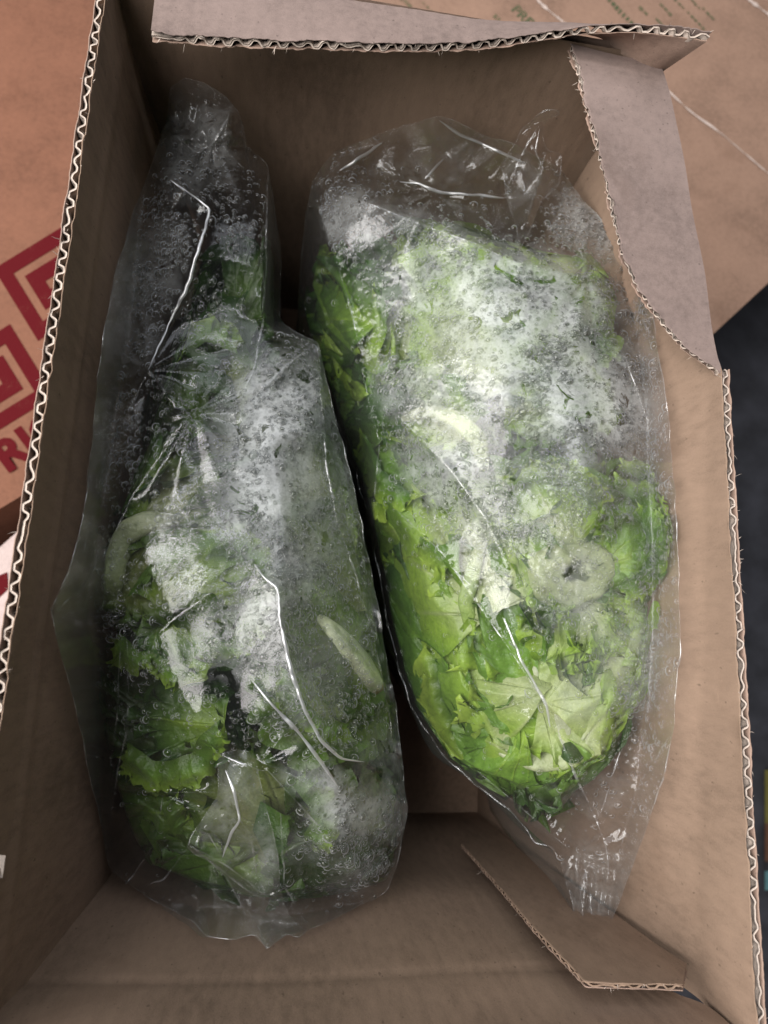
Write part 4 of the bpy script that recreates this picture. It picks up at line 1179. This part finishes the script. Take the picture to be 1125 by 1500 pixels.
WHITE = np.array((.58, .63, .42)); PALE = np.array((.50, .59, .26)); LIME = np.array((.31, .48, .060)); MIDG = np.array((.135, .265, .035)); DARK = np.array((.045, .115, .018))
BR = (PALE * .85, LIME, MIDG); GR = (LIME, MIDG, DARK); PL = (WHITE, PALE, LIME); BD2 = (PALE, PALE * .8 + LIME * .2, LIME); FR = (LIME, MIDG * 1.3, MIDG * .85); DK_SHADE = (MIDG * .6, MIDG * .38, DARK * .6); OL_SHADE = (PALE * .62, np.array((.165, .21, .05)), MIDG * .5); GD_SHADE = (LIME * .75, MIDG * .75, DARK * .95); BD_SHADE = (PALE * .75, LIME * .65, MIDG * .6)  # the darker greens carry the shade under the film in their colour
GRP = "lettuce heads inside the clear bags"
# right bag: the frilly head at the near end
h1 = head_at(720, 980, "bright frilly green lettuce showing clearest, near end of the right bag", GRP)
fill(h1, filmR, (790, 1030), 20, 170, 290, [GR, GR, FR], 3, 70, 290, (.034, .10), .17, jit=55)
HR = [((770, 1070), (640, 1110), 1.2, FR, .4), ((810, 1070), (745, 1165), 1.4, FR, .3), ((760, 1030), (585, 985), 1.1, FR, .5), ((800, 1020), (560, 830), .85, BR, .7), ((720, 900), (585, 700), 1.0, BR, .8),
      ((750, 1110), (600, 790), .70, GR, .8), ((775, 1110), (660, 830), .52, BR, 1.0), ((815, 1110), (735, 900), .70, FR, .6), ((835, 1115), (740, 860), .62, PL, 1.0),
      ((790, 1030), (955, 1050), 1.15, BD2, .8), ((800, 1030), (925, 880), 1.15, BD2, .8), ((740, 890), (655, 730), .65, PL, 1.0), ((810, 1090), (925, 1095), 1.0, BR, .4)]
for k, (b, t, wd_, c, rb_) in enumerate(HR):
    leaf(h1, filmR, b, t, zfilm(filmR, *b) - .018, zfilm(filmR, *t) - .006 - .003 * (k % 3), wd_, .15, c, 900 + k, rib=rb_, roll=(-.35, .15, .4)[k % 3], cup=.2, margin=.0022 + .0022 * (k % 4), nr=34, na=190)
stalk(h1, filmR, [(722, 1072), (738, 1100), (785, 1116), (835, 1112), (866, 1092)], 30, .010, WHITE, PALE, seed=2)
stalk(h1, filmR, [(712, 775), (698, 820), (682, 880), (694, 935)], 26, .009, WHITE * .95, LIME, seed=3)
FC = (MIDG * .7, LIME * .75, np.array((.40, .56, .085))); FD = (DARK, MIDG * 1.1, LIME)
for k, (pth, wd_, zo, cc_, sd_) in enumerate((([(572, 800), (578, 880), (596, 960), (622, 1030), (662, 1085), (720, 1125), (800, 1138)], 34, .012, FD, -1), ([(585, 790), (592, 880), (612, 960), (640, 1025), (690, 1075), (760, 1112), (815, 1125)], 38, .007, FC, -1),
                                               ([(628, 775), (634, 830), (640, 880), (662, 930), (672, 985), (700, 1030)], 34, .005, FC, -1), ([(600, 800), (612, 860), (628, 930), (660, 1000), (690, 1050)], 30, .009, FD, 1),
                                               ([(650, 830), (672, 900), (700, 960), (722, 1010), (728, 1062)], 30, .006, FC, -1), ([(555, 725), (590, 712), (625, 715), (650, 740)], 34, .006, FC, 1),
                                               ([(862, 1112), (890, 1080), (915, 1030), (925, 960)], 36, .007, (PALE, LIME * 1.1, LIME), 1), ([(900, 940), (925, 905), (940, 880)], 34, .008, FC, 1),
                                               ([(640, 1060), (680, 1085), (730, 1105), (775, 1120)], 40, .004, FC, 1))):
    q = resample(np.array(pth, float), 60); i0 = 0; rr_ = random.Random(50 + k)
    while i0 < 52:
        m_ = rr_.randint(11, 22); seg = q[i0:min(60, i0 + m_)]
        if len(seg) > 5:
            mid_ = seg.mean(0); an_ = rr_.uniform(-.75, .75); ro = np.array([[math.cos(an_), -math.sin(an_)], [math.sin(an_), math.cos(an_)]])
            seg = mid_ + (seg - mid_) @ ro.T + np.array([rr_.uniform(-12, 12), rr_.uniform(-10, 10)])
            frill(h1, filmR, [tuple(p) for p in seg], wd_ * rr_.uniform(.8, 1.35), zo + rr_.uniform(.001, .010), cc_, 2000 + 70 * k + i0, amp=rr_.uniform(.0040, .0065), lam=rr_.uniform(.008, .014), side=sd_ * rr_.choice((1, 1, -1)))
        i0 += m_ + rr_.randint(2, 12)
# right bag: head with its cut end towards the camera
h2 = head_at(850, 840, "pale lettuce with its round cut stem end facing up, in the right bag", GRP)
fill(h2, filmR, (850, 850), 24, 120, 210, [BR, PL, FR], 5, 0, 360, (.024, .09), .13)
for k, (b, t, wd_, c) in enumerate([((860, 820), (950, 700), .9, FR), ((880, 830), (985, 790), .9, FR), ((870, 860), (960, 860), .8, FR), ((840, 800), (770, 690), 1.0, BR), ((800, 840), (730, 800), 1.0, BR), ((850, 870), (800, 960), 1.1, PL),
                                   ((880, 890), (940, 960), 1.0, BR), ((890, 790), (950, 740), .8, FR)]):
    leaf(h2, filmR, b, t, zfilm(filmR, *b) - .016, zfilm(filmR, *t) - .006 - .002 * (k % 3), wd_, .19, c, 1000 + k, rib=.5, margin=.003 + .003 * (k % 3))
nb, ns = 14, 40; rr, th = np.meshgrid(np.linspace(0, 1, nb), np.linspace(0, 2 * math.pi, ns), indexing='ij')
wob = 1 + .13 * np.sin(2 * th + 1) + .06 * np.sin(3 * th) + .05 * np.sin(7 * th) * rr
q = P(845, 838, zfilm(filmR, 845, 838) - .0085); Rb = .0225
hz = np.where(rr < .25, -.007 * (1 - (rr / .25) ** 2), 0 * rr) + .005 * (vnoise(np.stack([rr * np.cos(th) * 3, rr * np.sin(th) * 3], -1), 3) - .5) - .016 * np.clip((rr - .8) / .2, 0, 1) ** 2
V = q + np.stack([rr * Rb * wob * np.cos(th), rr * Rb * wob * np.sin(th) * .92, hz], -1)
cc = np.where((rr * (1 + .35 * np.sin(3 * th)) < .24)[..., None], np.array((.10, .13, .05)), WHITE * .9 + (PALE - WHITE) * rr[..., None] * .8)
mk("cut_stem_end", filmR.press(V.reshape(-1, 3)), grid_faces(nb, ns), M['leaf'], h2, colors=cc.reshape(-1, 3))
for k, (pth, wd_, zo, sd_) in enumerate((([(905, 690), (945, 700), (965, 735), (972, 790), (960, 840)], 36, .006, 1), ([(900, 720), (930, 735), (945, 780), (935, 830), (905, 860)], 34, .004, 1),
                                        ([(740, 720), (790, 700), (840, 715), (880, 750)], 34, .007, 1), ([(920, 760), (950, 770), (955, 810)], 26, .003, 1))):
    frill(h2, filmR, pth, wd_, zo, FD if k % 2 else FC, 2100 + 7 * k, side=sd_)
# right bag: far head under the mist
h3 = head_at(680, 480, "pale lettuce blurred behind the whitest mist, far end of the right bag", GRP)
fill(h3, filmR, (700, 600), 26, 150, 290, [PL, BR, GR], 7, 20, 220, (.018, .10), .17, jit=60)
for k, (b, t, wd_, c) in enumerate([((690, 600), (580, 420), 1.0, PL), ((700, 560), (700, 380), .9, PL), ((720, 560), (800, 430), 1.0, BR), ((760, 560), (870, 480), .9, BR), ((680, 640), (560, 560), .8, BR), ((560, 470), (470, 400), .9, GR),
                                   ((560, 520), (462, 470), 1.0, GR), ((570, 640), (495, 590), .9, DK_SHADE), ((580, 700), (520, 660), .9, DK_SHADE), ((740, 600), (850, 600), .9, BR), ((600, 780), (560, 720), 1.0, BR)]):
    leaf(h3, filmR, b, t, zfilm(filmR, *b) - .020, zfilm(filmR, *t) - .007 - .003 * (k % 3), wd_, .16, c, 1100 + k, rib=.6, roll=(.4, -.4)[k % 2], margin=.003 + .003 * (k % 3))
stalk(h3, filmR, [(588, 614), (625, 602), (668, 612), (700, 644), (710, 690)], 30, .007, WHITE, PALE, seed=4)
for k, (pth, wd_, zo, sd_) in enumerate((([(470, 360), (462, 420), (480, 480), (520, 520)], 40, .006, 1), ([(700, 430), (760, 415), (820, 440), (870, 500), (880, 560)], 40, .006, 1), ([(800, 520), (850, 570), (870, 640)], 40, .007, 1),
                                        ([(540, 640), (560, 690), (600, 720)], 34, .008, -1))):
    frill(h3, filmR, pth, wd_, zo, FD if k % 2 else FC, 2200 + 7 * k, side=sd_)
# left bag
h4 = head_at(220, 860, "green lettuce dulled by painted shade, with a broad pale curved rib, left side of the left bag", GRP)
fill(h4, filmL, (215, 850), 14, 140, 260, [OL_SHADE, GD_SHADE, DK_SHADE], 11, -70, 120, (.03, .11), .17, jit=50)
for k, (b, t, wd_, c) in enumerate([((170, 830), (330, 800), 1.0, OL_SHADE), ((170, 870), (340, 860), .8, OL_SHADE), ((200, 760), (300, 680), .9, OL_SHADE), ((240, 900), (370, 830), .9, BD_SHADE), ((230, 900), (330, 960), .8, GD_SHADE), ((210, 760), (240, 640), .7, GD_SHADE)]):
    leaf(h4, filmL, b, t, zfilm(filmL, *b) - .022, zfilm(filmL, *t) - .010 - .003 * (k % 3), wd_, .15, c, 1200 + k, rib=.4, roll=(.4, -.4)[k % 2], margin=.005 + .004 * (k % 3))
stalk(h4, filmL, [(262, 762), (215, 764), (178, 784), (162, 825), (158, 890)], 42, .008, WHITE * .8, PALE * .8, seed=5)
h5 = head_at(500, 930, "lettuce with a white stalk ending in a brown tip, right side of the left bag", GRP)
fill(h5, filmL, (520, 960), 14, 130, 260, [GD_SHADE, BD_SHADE, OL_SHADE], 13, 70, 260, (.03, .10), .17, jit=60)
for k, (b, t, wd_, c) in enumerate([((500, 900), (420, 760), .9, OL_SHADE), ((510, 860), (470, 720), .9, PL), ((520, 940), (400, 900), .8, GD_SHADE), ((500, 1040), (400, 1030), .9, BD_SHADE), ((480, 800), (440, 650), .9, OL_SHADE)]):
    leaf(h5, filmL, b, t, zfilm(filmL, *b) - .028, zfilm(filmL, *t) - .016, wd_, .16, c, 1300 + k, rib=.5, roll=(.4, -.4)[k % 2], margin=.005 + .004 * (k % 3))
stalk(h5, filmL, [(466, 902), (495, 930), (528, 968), (557, 1014)], 32, .0035, WHITE * 1.1, WHITE * 1.25, tipc=np.array((.32, .18, .07)), seed=6)
h6 = head_at(420, 1180, "green lettuce, shade painted into its leaves, behind the loose folded end, near end of the left bag", GRP)
fill(h6, filmL, (420, 1180), 26, 100, 220, [DK_SHADE, GD_SHADE, OL_SHADE], 17, 0, 360, (.025, .10), .17, jit=90)
for k, (b, t, wd_, c) in enumerate([((520, 1230), (470, 1150), .8, OL_SHADE), ((540, 1240), (560, 1160), .8, BD_SHADE), ((430, 1220), (290, 1120), .8, OL_SHADE), ((400, 1250), (240, 1220), .8, GD_SHADE), ((330, 1060), (200, 1060), .8, GD_SHADE), ((300, 1200), (170, 1130), .7, GD_SHADE), ((320, 1120), (160, 1000), .7, DK_SHADE)]):
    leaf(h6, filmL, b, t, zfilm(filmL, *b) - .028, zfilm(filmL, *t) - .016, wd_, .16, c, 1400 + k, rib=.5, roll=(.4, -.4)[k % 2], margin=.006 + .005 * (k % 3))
h7 = head_at(330, 480, "leafy lettuce darkened with painted shade, standing in the far end of the left bag", GRP)
fill(h7, filmL, (330, 600), 20, 90, 200, [DK_SHADE, DK_SHADE, OL_SHADE], 19, 20, 160, (.025, .09), .16, jit=50)
for k, (b, t, wd_, c) in enumerate([((320, 620), (320, 500), .8, OL_SHADE), ((340, 560), (350, 440), .8, DK_SHADE), ((350, 480), (375, 360), .7, DK_SHADE), ((280, 600), (300, 470), .8, DK_SHADE)]):
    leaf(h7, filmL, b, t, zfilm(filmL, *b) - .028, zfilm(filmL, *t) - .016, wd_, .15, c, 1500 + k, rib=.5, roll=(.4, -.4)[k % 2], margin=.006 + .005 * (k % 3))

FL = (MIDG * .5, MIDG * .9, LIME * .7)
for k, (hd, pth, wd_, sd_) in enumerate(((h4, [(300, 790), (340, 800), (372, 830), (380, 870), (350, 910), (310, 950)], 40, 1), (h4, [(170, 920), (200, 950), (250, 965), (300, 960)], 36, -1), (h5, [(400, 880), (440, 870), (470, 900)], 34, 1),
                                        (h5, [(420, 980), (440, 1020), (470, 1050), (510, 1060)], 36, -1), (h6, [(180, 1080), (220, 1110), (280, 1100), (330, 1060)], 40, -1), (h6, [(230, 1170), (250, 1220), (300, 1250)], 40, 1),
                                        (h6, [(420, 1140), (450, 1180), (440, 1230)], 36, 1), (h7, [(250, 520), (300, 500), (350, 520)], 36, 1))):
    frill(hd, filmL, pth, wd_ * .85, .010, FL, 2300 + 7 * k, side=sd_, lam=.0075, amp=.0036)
